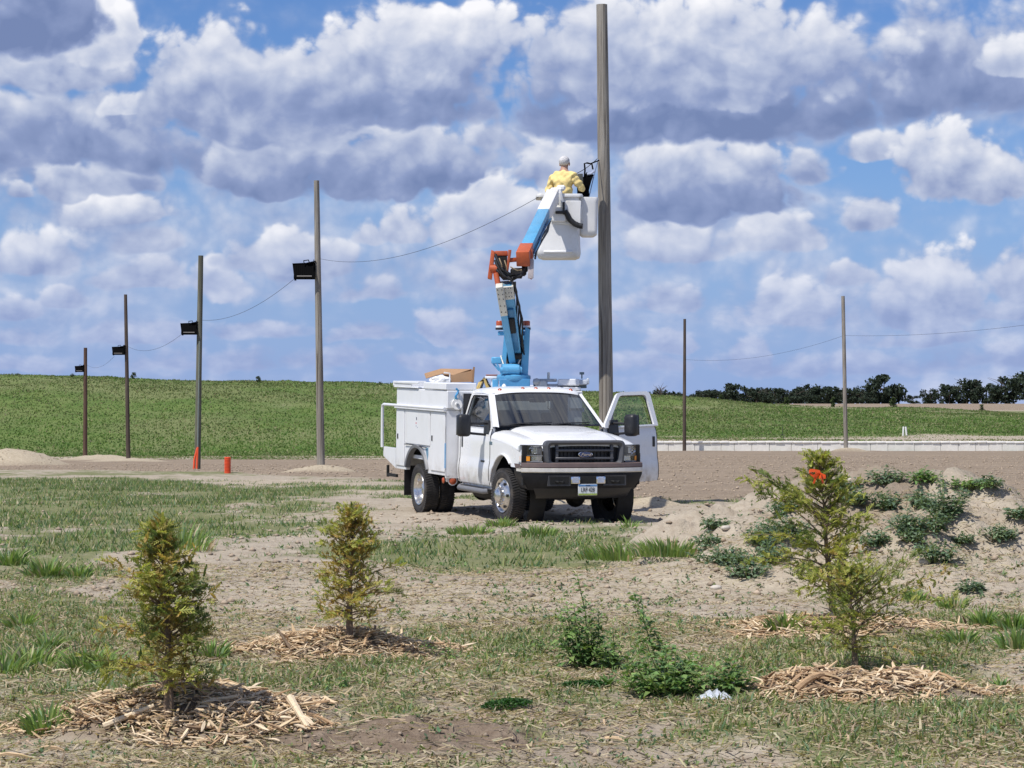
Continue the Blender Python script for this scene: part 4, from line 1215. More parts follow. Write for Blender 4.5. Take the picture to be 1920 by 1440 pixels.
BLUE = simple('boom_blue', (.10, .36, .60), .42, 0, .07, 4, .5, coat=.15, dirt=(.08, .20, .30, 1), dirt_amt=.45)
ORANGE = simple('boom_orange', (.50, .105, .035), .5, 0, .12, 6, .5, dirt=(.16, .05, .03, 1), dirt_amt=.6)
IVORY = simple('insulator_ivory', (.62, .60, .53), .5, 0, .06, 6, .4)
FIBRE = simple('fibreglass_white', (.74, .74, .73), .42, 0, .03, 5, .5, dirt=(.50, .48, .43, 1), dirt_amt=.6)
BEIGE = simple('seat_grey', (.12, .12, .13), .8, 0, .1, 10, .2)
def glass_mat(name, tint, mixk):
    m, N, b, out = mat_nodes(name)
    g = N.n.new('ShaderNodeBsdfGlossy'); g.inputs['Roughness'].default_value = .02
    t = N.n.new('ShaderNodeBsdfTransparent'); t.inputs['Color'].default_value = (*tint, 1)
    fr = N.n.new('ShaderNodeLayerWeight'); fr.inputs['Blend'].default_value = .5
    fc = N.m('MULTIPLY_ADD', N.m('POWER', fr.outputs['Facing'], 3.0), .8, mixk, clamp=True)
    mx = N.n.new('ShaderNodeMixShader'); N.l.new(fc, mx.inputs[0]); N.l.new(t.outputs[0], mx.inputs[1]); N.l.new(g.outputs[0], mx.inputs[2])
    N.l.new(mx.outputs[0], out.inputs[0]); N.n.remove(b); return m
GLASS = glass_mat('window_glass', (.58, .62, .62), .05)
SCREEN = glass_mat('windscreen_glass', (.27, .32, .33), .12)
CLEAR = glass_mat('clear_glass', (.80, .84, .83), .04)
LENS = glass_mat('lamp_lens', (.86, .88, .90), .08)
REFL = simple('lamp_reflector', (.70, .71, .73), .18, .9, .05, 20)
DARKIN = simple('cab_interior', (.045, .045, .05), .8, 0, .15, 6, .2)

def mud(m, top, amt):
    """dried mud splashed up the lower panels"""
    N = NT(m.node_tree); b = next(n for n in m.node_tree.nodes if n.type == 'BSDF_PRINCIPLED')
    src = b.inputs['Base Color'].links[0].from_socket; co = objco(N); z = N.sep(co)[2]
    k = N.m('MULTIPLY', N.ramp(z, .45, top, 1.0, 0.0), N.ramp(N.noise(co, 6.0, 6, .7), .35, .75))
    k2 = N.ramp(N.noise(N.v('MULTIPLY', co, (9, 9, .7)), 1.4, 4, .6), .56, .74, 0, .28)
    c = N.mix(N.m('MULTIPLY', k, amt), src, (.36, .30, .235, 1))
    c = N.mix(k2, c, (.55, .53, .50, 1))
    N.put(b.inputs['Base Color'], c)
mud(WHITE, 1.05, .9); mud(WHITE2, 1.1, .75)

# ------------------------------------------------------------------ truck frame
TH = R(20.5); TX, TY = .781, 37.05
truck = empty('utility_truck', (TX, TY, 0), TH - R(90))
truck.location.z = 0.0
tag(truck, 'white bucket utility truck with service body, raised blue boom and open driver door', 'truck')
PIT = R(1.6)
TB = Matrix.Translation((0, 0, .5)) @ Matrix.Rotation(PIT, 4, 'Y') @ Matrix.Translation((0, 0, -.5))
_TI = (Matrix.Translation((TX, TY, 0)) @ Matrix.Rotation(TH - R(90), 4, 'Z')).inverted()
def TL(px, py, d): return _TI @ at(px, py, d)      # a photo pixel at a depth -> truck coordinates

def yprof(z):
    """half width of the cab side by height"""
    return float(np.interp(z, [.46, .50, .56, .70, .82, .86, .90, 1.0, 1.20, 1.32, 1.40], [.91, .955, .980, .990, .986, .976, .970, .968, .968, .957, .925]))
def arch(x, cx, cz, rx, rz, zbase):
    q = 1 - ((x - cx) / rx) ** 2
    return max(zbase, cz + rz * math.sqrt(q)) if q > 0 else zbase
def side_skin(mb, xs, zlow, ztop, sgn, prof, rows=12, lip=.05):
    G = []
    for x in xs:
        a, b = zlow(x), ztop(x)
        zs = [a + (b - a) * k / rows for k in range(rows + 1)]
        G.append([(x, sgn * (prof(a) - lip), a)] + [(x, sgn * prof(z), z) for z in zs])
    mb.grid(G)
def edge_x(a, b, n): return [a + (b - a) * k / n for k in range(n + 1)]

# ------------------------------------------------------------------ cab
def build_cab():
    # hood and fender tops
    def hc(x): return float(np.interp(x, [-.62, -.5, 0, .4, .62, .74, .80, .84], [1.465, 1.46, 1.425, 1.375, 1.325, 1.285, 1.262, 1.235]))
    sect = [(0, 0), (.22, -.002), (.40, -.008), (.52, -.018), (.60, -.036), (.655, -.066), (.675, -.082), (.70, -.080), (.78, -.084), (.86, -.10), (.92, -.128), (.955, -.165), (.968, -.215)]
    for nm, sl, in (('hood', slice(0, 7)), ):
        pass
    xs = [-.60, -.5, -.3, -.1, .1, .3, .45, .6, .7, .76, .80, .83]
    def srow(x, part):
        k = 1.0 if x < .3 else 1 - .02 * ((x - .3) / .53) ** 2
        fx = [0] * 13
        return [(x - (.10 * (y / .97) ** 4 if x > .6 else 0) * ((x - .6) / .23 if x > .6 else 0) , y * k, hc(x) + dz) for y, dz in part]
    hp = [(-y, z) for y, z in sect[:7][::-1]] + sect[1:7]
    mb = MB(); mb.grid([srow(x, hp) for x in xs])
    mb.grid([srow(.83, hp), [(p[0] + .012, p[1], p[2] - .05) for p in srow(.83, hp)]])
    mb.done('hood', WHITE, truck, 40, TB, merge=.001)
    for s in (-1, 1):
        mb = MB()
        mb.grid([[(p[0], s * p[1], p[2]) for p in srow(x, sect[6:])] for x in xs])
        # side with wheel opening
        zl = lambda x: arch(x, -.03, .42, .52, .60, .52 if x < 0 else .86)
        fx = edge_x(-.62, -.55, 2)[:-1] + edge_x(-.55, .49, 30) + [.56, .66, .74]
        G_top = lambda x: hc(x) - .215
        side_skin(mb, fx, zl, G_top, s, lambda z: yprof(z) + 0.0, 8, .06)
        # rolled lip round the opening
        lip = []
        for k in range(25):
            a = math.pi * (1 - k / 24); lip.append((-.03 + .53 * math.cos(a), s * (1.0 if math.sin(a) < .7 else .985), .42 + .61 * math.sin(a)))
        mb.tube([p for p in lip if p[2] > .52 + (.36 if p[0] > 0 else 0)], .016, 6)
        mb.done('fender', WHITE, truck, 40, TB)
        w = MB()     # dark wheel housing
        w.lathe([(.56, -.24), (.56, .02)], 28, Matrix.Translation((-.03, s * .72, .42)) @ Matrix.Rotation(R(90), 4, 'X'))
        w.done('wheel_housing', UNDER, truck, 60, TB)
    # badges on the passenger fender and door
    MB().box((-.66, -.972, 1.155), (-.53, -.966, 1.205), .003).done('side_badge', simple('badge_grey', (.10, .16, .20), .4), truck, 30, TB)
    MB().box((-1.02, -.982, .872), (-.86, -.968, .902), .002).done('side_badge', BLACKP, truck, 30, TB)

    # rear corner of the cab, sills, back wall, floor
    mb = MB()
    for s in (-1, 1):
        side_skin(mb, [-2.10, -2.06, -2.02], lambda x: .52, lambda x: 1.40, s, lambda z: yprof(z) - .002, 12)
        side_skin(mb, [-2.02, -1.3, -.62], lambda x: .46, lambda x: .515, s, lambda z: .93, 2)
    mb.box((-2.12, -.93, .50), (-2.09, .93, 1.42)); mb.box((-2.115, -.93, 1.42), (-2.095, -.72, 1.94)); mb.box((-2.115, .72, 1.42), (-2.095, .93, 1.94)); mb.box((-2.115, -.72, 1.80), (-2.095, .72, 1.98))
    mb.done('cab_rear_wall', WHITE, truck, 40, TB)
    MB().box((-2.088, -.91, .53), (-2.078, .91, 1.44)).box((-2.088, -.70, 1.80), (-2.078, .70, 1.92)).box((-2.088, -.90, 1.44), (-2.078, -.66, 1.92)).box((-2.088, .66, 1.44), (-2.078, .90, 1.92)).done('cab_lining', DARKIN, truck, 30, TB)
    mb = MB(); mb.box((-2.08, -.9, .46), (-.5, .9, .52)); mb.box((-.62, -.88, .46), (-.56, .88, 1.36)); mb.box((-.98, -.86, 1.12), (-.56, .86, 1.36), .04); mb.done('cab_floor', DARKIN, truck, 40, TB)
    # cowl between hood and glass
    MB().grid([[(-.40 - .16 * (y / .9) ** 2, y, 1.452 - .01 * (y / .9) ** 2) for y in np.linspace(-.9, .9, 13)], [(-.60 - .10 * (y / .9) ** 2, y, 1.452 - .015 * (y / .9) ** 2) for y in np.linspace(-.9, .9, 13)]]).done('cowl', BLACKP, truck, 40, TB)

    # seats and wheel
    for y0, y1 in ((-.78, -.14), (-.10, .12), (.16, .78)):
        MB().box((-1.72, y0, .62), (-1.28, y1, .82), .05, None, 2).box((-1.90, y0, .78), (-1.72, y1, 1.42), .05, None, 2).box((-1.90, (y0 + y1) / 2 - .12, 1.44), (-1.80, (y0 + y1) / 2 + .12, 1.62), .03, None, 2).done('seat', BEIGE, truck, 40, TB)
    mb = MB(); c = Vector((-1.06, .42, 1.34)); ring = []
    for k in range(25):
        a = k / 24 * 6.2832; ring.append(c + Vector((-.10 * math.sin(a), .20 * math.cos(a), .17 * math.sin(a))))
    mb.tube(ring, .014, 6); mb.beam(c + Vector((.02, -.19, 0)), c + Vector((.02, .19, 0)), .03, .05); mb.done('steering_wheel', BLACKP, truck, 50, TB)
    MB().cyl((-1.10, 0, 1.86), (-1.10, 0, 1.92), .012, 8).box((-1.13, -.14, 1.80), (-1.10, .14, 1.87), .012).done('rear_view_mirror', BLACKP, truck, 40, TB)

    # roof
    rows = []
    for x, dz, k in ((-1.085, -.035, .94), (-1.10, -.012, .965), (-1.14, .012, .985), (-1.24, .036, 1.0), (-1.5, .050, 1.0), (-1.8, .048, 1.0), (-2.0, .036, .995), (-2.08, .012, .985), (-2.11, -.03, .97)):
        row = []
        for y in np.linspace(-1, 1, 25):
            e = abs(y)
            row.append((x + (-.05 * y * y if x > -1.3 else 0), y * .775 * k, 1.945 + dz + .052 * (1 - e ** 3.2) - (.055 if e > .985 else (.02 if e > .93 else 0))))
        rows.append(row)
    rf = MB().grid(rows).done('roof', WHITE, truck, 45, TB)
    MB().box((-2.05, -.74, 1.925), (-1.15, .74, 1.94)).done('headliner', DARKIN, truck, 40, TB)
    for y in (-.60, -.22, .0, .22, .60):
        z = 1.985 + .05 * (1 - abs(y / .775) ** 3.2) - .012
        m = MB(); m.lathe([(0, .042), (.018, .038), (.034, .022), (.042, 0)], 12, Matrix.Translation((-1.20 - .05 * y * y, y, z - .022)) @ Matrix.Diagonal((1.2, .9, 1, 1)))
        m.done('marker_light', ORLENS, truck, 60, TB)

    # windscreen
    def ws(u, v):   # u across -1..1, v up 0..1
        w = .885 + (.742 - .885) * v
        x = (-.40 + (-1.075 + .40) * v) - (.155 - .085 * v) * u * u
        return Vector((x, u * w, 1.445 + (1.955 - 1.445) * v - .035 * u * u * v))
    U = np.linspace(-1, 1, 17); Vv = np.linspace(0, 1, 7)
    g = MB().grid([[ws(u * .965, .035 + .93 * v) for u in U] for v in Vv]).done('windscreen', SCREEN, truck, 60, TB)
    # black surround
    mb = MB()
    n = Vector((.6, 0, .8)).normalized() * .004
    def strip(f):
        mb.grid([[f(t, 0) - n, f(t, 1) - n] for t in np.linspace(0, 1, 15)])
    strip(lambda t, e: ws(-1 + 2 * t, e * .07)); strip(lambda t, e: ws(-1 + 2 * t, 1 - e * .10))
    strip(lambda t, e: ws(-1 + e * .06, t)); strip(lambda t, e: ws(1 - e * .06, t))
    mb.done('windscreen_surround', BLACKP, g, 60, TB)
    for y0, y1 in ((-.70, -.02), (-.02, .66)):
        a, b = ws(y0 / .885, .035), ws(y1 / .885, .085)
        MB().tube([a + n * 4, a.lerp(b, .5) + n * 7, b + n * 5], .009, 6).done('wiper', BLACKP, g, 60, TB)
    # A pillars
    for s in (-1, 1):
        mb = MB(); rows = []
        for v in np.linspace(-.04, 1.02, 8):
            a = ws(s * .99, v); rows.append([a + Vector((.012, s * -.02, .0)), a + Vector((-.005, s * .035, .012)), a + Vector((-.07, s * .052, .008)), a + Vector((-.12, s * .045, 0)), a + Vector((-.11, s * .01, -.01))])
        mb.grid(rows); mb.done('windscreen_pillar', WHITE, truck, 50, TB)

    # a door: panel, window frame, glass, handle, mirror
    def door(s):
        mb = MB(); side_skin(mb, edge_x(-2.015, -.63, 10), lambda x: .52, lambda x: 1.40, s, yprof, 14, .05)
        # inner skin
        mb.grid([[(x, s * .885, z) for z in (.54, .9, 1.40)] for x in (-2.0, -1.3, -.64)])
        mb.grid([[(x, s * yy, 1.40) for yy in (.885, .925)] for x in (-2.015, -.63)])
        for x in (-2.015, -.63): mb.grid([[(x, s * .885, z), (x, s * yprof(z), z)] for z in (.52, .6, .7, .82, .86, 1.0, 1.2, 1.32, 1.40)])
        d = mb.done('door', WHITE, truck, 40, TB)
        for xx in (-2.0175, -.6255):
            MB().tube([(xx, s * (yprof(z) + .001), z) for z in (.53, .60, .70, .78, .84, .90, 1.0, 1.15, 1.28, 1.36, 1.40)], .0065, 5).done('door_gap', UNDER, d, 60, TB)
        # window frame in the leaning plane
        def P(x, z):
            f = (z - 1.40) / (1.935 - 1.40); return Vector((x, s * (.932 + (.765 - .932) * f), z))
        out = [P(-.63, 1.395), P(-.66, 1.46), P(-1.16, 1.91), P(-1.22, 1.94), P(-1.30, 1.952), P(-1.98, 1.952), P(-2.04, 1.93), P(-2.06, 1.88), P(-2.05, 1.395), P(-1.3, 1.395)]
        inn = [P(-.74, 1.42), P(-.755, 1.45), P(-1.20, 1.862), P(-1.245, 1.888), P(-1.31, 1.898), P(-1.87, 1.898), P(-1.92, 1.882), P(-1.945, 1.835), P(-1.95, 1.42), P(-1.3, 1.42)]
        fr = MB().frame(out if s > 0 else out, inn, .045 * (1 if s < 0 else 1))
        wf = fr.done('window_frame', WHITE, d, 30, TB)
        seal = MB(); seal.tube([p + Vector((0, s * .004, 0)) for p in inn + inn[:1]], .011, 5); seal.done('window_seal', BLACKP, d, 60, TB)
        gm = MB(); gm.bm.faces.new([gm.bm.verts.new(p - Vector((0, s * .02, 0))) for p in inn]); gm.done('window_glass', GLASS if s < 0 else CLEAR, d, 30, TB)
        MB().box((-1.955, s * .968 - .008, 1.07), (-1.895, s * .968 + .014, 1.235), .008).done('door_handle', BLACKP, d, 40, TB)
        # towing mirror
        mc = Vector((-.86, s * 1.325, 1.445))
        mb = MB(); mb.box((mc.x - .08, mc.y - .105, mc.z - .17), (mc.x + .09, mc.y + .105, mc.z + .175), .055, None, 3)
        mm = mb.done('mirror', BLACKP, d, 50, TB)
        mb = MB(); mb.tube([(-.86, s * .94, 1.48), (-.86, s * 1.27, 1.47)], .020, 7); mb.tube([(-.86, s * .94, 1.30), (-.86, s * 1.27, 1.33)], .020, 7)
        mb.poly([(-.72, s * .955, 1.27), (-.72, s * .955, 1.42), (-.80, s * .94, 1.53), (-.98, s * .94, 1.53), (-.98, s * .955, 1.27)], .03)
        mb.done('mirror_arm', BLACKP, d, 50, TB)
        MB().grid([[(mc.x - .083, mc.y + a, mc.z + b) for a in (-.09, .09)] for b in (-.15, .16)]).done('mirror_glass', CHROME, d, 40, TB)
        return d
    door(-1)
    dd = door(1)
    # swing the driver door open about its front hinge
    hp = Vector((-.62, .955, 0))
    for o in [dd] + list(dd.children):
        o.data.transform(Matrix.Translation(hp) @ Matrix.Rotation(R(-60), 4, 'Z') @ Matrix.Translation(-hp))
    dd['label'] = 'driver door swung wide open'
build_cab()

# ------------------------------------------------------------------ front end
def build_front():
    X = .84
    def rr(y0, y1, z0, z1, r, x, ch=0.0, n=4):
        P = []
        for cy, cz, a0 in ((y1 - r, z1 - r, 0), (y0 + r, z1 - r, 90), (y0 + r, z0 + r, 180), (y1 - r, z0 + r, 270)):
            for k in range(n + 1):
                a = R(a0 + 90 * k / n); P.append(Vector((x, cy + r * math.cos(a), cz + r * math.sin(a))))
        return P
    # radiator backing and the fascia behind the lamps
    MB().box((.70, -.95, .60), (.76, .95, 1.20)).done('front_panel', UNDER, truck, 40, TB)
    # grille surround: thick rounded ring, shoulders narrower at the bottom
    def shape(P, w0, w1, z0, z1):
        return [Vector((p.x, p.y * (1 - .05 * (z1 - p.z) / (z1 - z0)), p.z)) for p in P]
    z0, z1 = .885, 1.275
    O = shape(rr(-.655, .655, z0, z1, .085, .90), 0, 0, z0, z1); I = shape(rr(-.575, .575, z0 + .06, z1 - .065, .05, .885), 0, 0, z0, z1)
    O2 = [Vector((.80, p.y * 1.01, p.z)) for p in O]
    mb = MB(); n = len(O)
    mid = [o.lerp(i, .45) + Vector((.022, 0, 0)) for o, i in zip(O, I)]
    inn = [Vector((.80, p.y, p.z)) for p in I]
    loops = [O2, O, mid, I, inn]
    mb.grid([[L[k % n] for k in range(n + 1)] for L in loops])
    gr = mb.done('grille', GRILLE, truck, 40, TB)
    for y0, y1 in ((-.555, -.42), (.42, .555)):     # upright bars with dark slots outside
        MB().box((.83, y0 + .085, z0 + .06), (.875, y1 - .0 if y0 < 0 else y1 - .085, z1 - .065), .01).done('grille_upright', GRILLE, gr, 40, TB) if y0 < 0 else \
        MB().box((.83, y0, z0 + .06), (.875, y1 - .085, z1 - .065), .01).done('grille_upright', GRILLE, gr, 40, TB)
    for z in (1.005, 1.125):
        MB().box((.84, -.47, z - .018), (.885, .47, z + .018), .008).done('grille_bar', GRILLE, gr, 40, TB)
    MB().box((.775, -.60, z0 + .03), (.785, .60, z1 - .03)).done('grille_mesh', BLACKP, gr, 40, TB)
    mb = MB()
    for k in range(17):
        y = -.48 + k * .06; mb.box((.79, y - .006, z0 + .05), (.805, y + .006, z1 - .05))
    mb.done('radiator_fins', BLACKP, gr, 40, TB)['kind'] = 'stuff'
    # oval emblem with script
    E_BL = simple('emblem_blue', (.03, .055, .16), .25, 0, .05, 20, .6, coat=.5)
    Mz = Matrix.Translation((.892, 0, 1.065)) @ Matrix.Rotation(R(90), 4, 'Y') @ Matrix.Diagonal((.42, 1, 1, 1))
    em = MB(); em.lathe([(0, .0), (.115, .0), (.115, .012), (.104, .018), (.100, .012), (0, .012)], 36, Mz); e = em.done('emblem', CHROME, gr, 30, TB)
    MB().lathe([(0, .0155), (.098, .0155)], 36, Mz).done('emblem_field', E_BL, gr, 30, TB)
    tm = text_mesh('Ford', .078, .002, .35)
    tm.transform(TB @ Matrix.Translation((.911, 0, 1.063)) @ Matrix(((0, 0, 1, 0), (1, 0, 0, 0), (0, 1, 0, 0), (0, 0, 0, 1))) @ Matrix.Diagonal((1.05, .72, 1, 1)))
    link_mesh('emblem_lettering', tm, CHROME, gr)
    # lamps
    for s in (-1, 1):
        def Q(y, z, x): return Vector((x - .16 * max(0, (y - .66) / .31) ** 2, s * y, z))
        hl = MB(); ys = np.linspace(.665, .965, 8)
        hl.grid([[Q(y, z, .80) for y in ys] for z in (.955, 1.06, 1.195)]); h = hl.done('headlight', REFL, truck, 40, TB)
        m = MB(); m.grid([[Q(y, z, .845) for y in ys] for z in (.96, 1.0, 1.03, 1.10, 1.19)]); 
        m.grid([[Q(ys[-1], z, .845), Q(ys[-1], z, .79) + Vector((-.06, 0, 0))] for z in (.96, 1.19)]); m.done('lamp_lens', LENS, h, 40, TB)
        # dark bezel, bulb bowl, silver rim
        m = MB(); m.frame([Q(.68, 1.055, .825), Q(.93, 1.055, .825), Q(.93, 1.185, .825), Q(.68, 1.185, .825)][::s], [Q(.735, 1.075, .825), Q(.885, 1.075, .825), Q(.885, 1.17, .825), Q(.735, 1.17, .825)][::s], .03); m.done('lamp_bezel', GREYP, h, 30, TB)
        m = MB(); m.lathe([(.0, -.02), (.035, -.012), (.062, .02)], 16, TB.inverted() @ TB @ Matrix.Translation(Q(.81, 1.122, .80)) @ Matrix.Rotation(R(90), 4, 'Y')); m.done('lamp_bowl', CHROME, h, 60, TB)
        m = MB(); m.lathe([(0, .02), (.016, .01), (.018, 0)], 10, Matrix.Translation(Q(.81, 1.122, .81)) @ Matrix.Rotation(R(90), 4, 'Y')); m.done('bulb', CHROME, h, 60, TB)
        m = MB(); m.grid([[Q(y, z, .853) for y in np.linspace(.85, .972, 5)] for z in (.965, 1.035)]); m.done('turn_signal', AMBER, h, 40, TB)
        m = MB(); m.tube([Q(.665, .952, .848), Q(.80, .952, .848), Q(.97, .952, .848)], .012, 6); m.tube([Q(.665, 1.045, .85), Q(.80, 1.045, .85), Q(.96, 1.045, .85)], .006, 6); m.tube([Q(.665, 1.20, .84), Q(.80, 1.20, .84), Q(.965, 1.20, .84)], .010, 6); m.done('lamp_trim', GREYP, h, 50, TB)
    # bumper: swept section, ends curved back
    def bp(u, dx, z): # u -1..1
        k = .985 - .55 * max(0.0, .78 - z) ** 1.15
        return Vector((.985 + dx - .21 * abs(u) ** 2.8, u * k, z))
    U = np.linspace(-1, 1, 33)
    bm_ = MB().grid([[bp(u, *q) for u in U] for q in ((-.06, .855), (.0, .835), (.010, .76), (.006, .66), (-.008, .58), (-.03, .53))])
    bm_.grid([[bp(-1, dx, z), bp(-1, dx - .30, z)] for dx, z in ((0, .835), (.008, .76), (.006, .6), (0, .55))]); bm_.grid([[bp(1, dx, z), bp(1, dx - .30, z)] for dx, z in ((0, .835), (.008, .76), (.006, .6), (0, .55))])
    bu = bm_.done('front_bumper', BUMPER, truck, 40, TB)
    m = MB().grid([[bp(u, *q) for u in U] for q in ((-.14, .945), (-.03, .94), (.004, .928), (.016, .88), (.0, .864))]); m.grid([[bp(e, dx, z) + Vector((0, 0, 0)), bp(e, dx - .26, z)] for dx, z in ((-.03, .92), (.012, .865), (0, .85)) for e in (-1,)]); m.done('bumper_pad', MAUVE, bu, 40, TB)
    m = MB().grid([[bp(u, *q) for u in U] for q in ((.0, .866), (.020, .858), (.024, .808), (.004, .792))]); m.grid([[bp(-1, dx, z), bp(-1, dx - .22, z)] for dx, z in ((.0, .866), (.020, .858), (.024, .808))]); m.done('bumper_strip', WORNCH, bu, 40, TB)
    m = MB().grid([[bp(u * .90, *q) for u in U] for q in ((-.01, .56), (-.03, .50), (-.06, .43), (-.12, .40))]); m.done('air_dam', BLACKP, bu, 40, TB)
    # openings in the bumper
    for y0, y1 in ((-.60, -.30), (.30, .60)):
        m = MB().frame([Vector((.99, y, z)) for y, z in ((y0 - .04, .60), (y1 + .03, .60), (y1 + .03, .755), (y0 - .02, .755))], [Vector((.985, y, z)) for y, z in ((y0, .625), (y1, .625), (y1, .735), (y0, .735))], .02); m.done('hook_recess', simple('recess_grey', (.05, .05, .055), .5), bu, 30, TB)
        MB().box((.975, y0, .625), (.9935, y1, .735)).done('hook_opening', UNDER, bu, 30, TB)
        c = (y0 + y1) / 2; MB().tube([(.99, c - .06, .665), (1.03, c - .03, .66), (1.035, c + .03, .66), (.99, c + .06, .665)], .016, 7).done('tow_hook', UNDER, bu, 50, TB)
    MB().box((.98, -.14, .60), (.9965, .14, .74), .005).done('bumper_opening', UNDER, bu, 30, TB)
    for y in (-.20, .21):
        sl = MB().box((.99, y - .075, .63), (1.015, y + .075, .74), .012, None, 2).done('small_lamp', CHROME, bu, 40, TB)
        MB().box((1.012, y - .055, .645), (1.018, y + .055, .725), .004).done('lamp_glass', simple('lamp_bluegrey', (.45, .50, .62), .2), bu, 40, TB)
    # licence plate
    pl = MB().box((1.0, -.155, .455), (1.008, .155, .625), .004).done('license_plate', simple('plate_white', (.72, .75, .76), .4), bu, 40, TB)
    MB().box((1.009, -.150, .592), (1.0105, .150, .620)).done('plate_header', simple('plate_blue', (.12, .28, .55), .4), bu, 40, TB)
    MB().box((1.009, -.150, .460), (1.0105, .150, .485)).done('plate_footer', simple('plate_green', (.35, .45, .10), .4), bu, 40, TB)
    RX = Matrix(((0, 0, 1, 0), (1, 0, 0, 0), (0, 1, 0, 0), (0, 0, 0, 1)))
    tm = text_mesh('LRP 428', .082, .001); tm.transform(TB @ Matrix.Translation((1.012, 0, .537)) @ RX @ Matrix.Diagonal((.80, 1.12, 1, 1))); link_mesh('plate_characters', tm, BLACKP, bu)
    tm = text_mesh('IOWA', .026, .001); tm.transform(TB @ Matrix.Translation((1.0125, 0, .605)) @ RX); link_mesh('plate_state', tm, simple('plate_dark', (.02, .03, .08), .5), bu)
build_front()

# ------------------------------------------------------------------ wheels
def make_wheel(dual):
    root = empty('wheel_tmp')
    W_ = .235; R_ = .41
    mb = MB(); h = W_ / 2
    mb.lathe([(.265, -h * .80), (.30, -h * .98), (.36, -h), (R_ - .028, -h * .93), (R_ - .008, -h * .80), (R_ - .008, h * .80), (R_ - .028, h * .93), (.36, h), (.30, h * .98), (.265, h * .80)], 48)
    # tread lugs
    for k in range(60):
        a = 2 * math.pi * k / 60
        for sg in (-1, 1):
            o = (a + (math.pi / 60 if sg > 0 else 0))
            mb.box((R_ - .03, -.0125, -.055), (R_ + .002, .0125, .055), 0, Matrix.Rotation(o, 4, 'Z') @ Matrix.Translation((0, 0, sg * .060)) @ Matrix.Rotation(sg * .25, 4, 'X'))
    mb.lathe([(.345, h + .001), (.35, h + .004), (.355, h + .001)], 48)
    t = mb.done('tyre', RUBBER, None, 40)
    mb = MB()
    if dual:   # dished rim
        mb.lathe([(.268, h * .86), (.262, h * .98), (.245, h * .95), (.225, h * .55), (.215, -.02), (.20, -.035), (.13, -.035), (.12, -.02), (.12, .03), (.07, .05), (.0, .05)], 40)
    else:      # front rim bulges out
        mb.lathe([(.268, h * .86), (.262, h * .98), (.245, h * .92), (.235, h * .75), (.215, h * .78), (.165, h * 1.15), (.15, h * 1.22), (.115, h * 1.22), (.112, h * 1.6), (.085, h * 1.78), (0, h * 1.8)], 40)
    rim = mb.done('rim', RIMM, None, 45)
    mb = MB(); zz = -.035 if dual else h * 1.18
    for k in range(8):
        a = 2 * math.pi * k / 8 + .2; c = Vector((math.cos(a) * .138, math.sin(a) * .138, zz)); mb.cyl(c, c + Vector((0, 0, .055)), .016, 6, .008)
    nuts = mb.done('lug_nuts', CHROME, None, 40); nuts['kind'] = 'stuff'
    mb = MB()
    for k in range(6):
        a = 2 * math.pi * k / 6; c = Vector((math.cos(a) * .195, math.sin(a) * .195, (h * .955 if not dual else -.03))); mb.cyl(c - Vector((0, 0, .01)), c + Vector((0, 0, .014)), .022, 10)
    holes = mb.done('rim_holes', UNDER, None, 40)
    return [t.data, rim.data, nuts.data, holes.data], [t, rim, nuts, holes, root]
wf, tmp1 = make_wheel(False); wr, tmp2 = make_wheel(True)
for o in tmp1 + tmp2: bpy.data.objects.remove(o)
def put_wheel(x, y, s, dat, steer=0.0, name='wheel'):
    """s: side the outer face looks to (+1 left, -1 right)"""
    M = Matrix.Translation((x, y, .41)) @ Matrix.Rotation(steer, 4, 'Z') @ Matrix.Rotation(R(-90) * s, 4, 'X')
    t = bpy.data.objects.new(name, dat[0]); col.objects.link(t); t.parent = truck; t.matrix_local = M
    for nm, me in (('rim', dat[1]), ('lug_nuts', dat[2]), ('rim_holes', dat[3])):
        o = bpy.data.objects.new(nm, me); col.objects.link(o); o.parent = t
        if nm != 'rim': o['kind'] = 'stuff'
put_wheel(-.03, -.875, -1, wf, R(4)); put_wheel(-.03, .875, 1, wf, R(4))
put_wheel(-3.60, -1.03, -1, wr); put_wheel(-3.60, -.755, -1, wr); put_wheel(-3.60, 1.03, 1, wr); put_wheel(-3.60, .755, 1, wr)

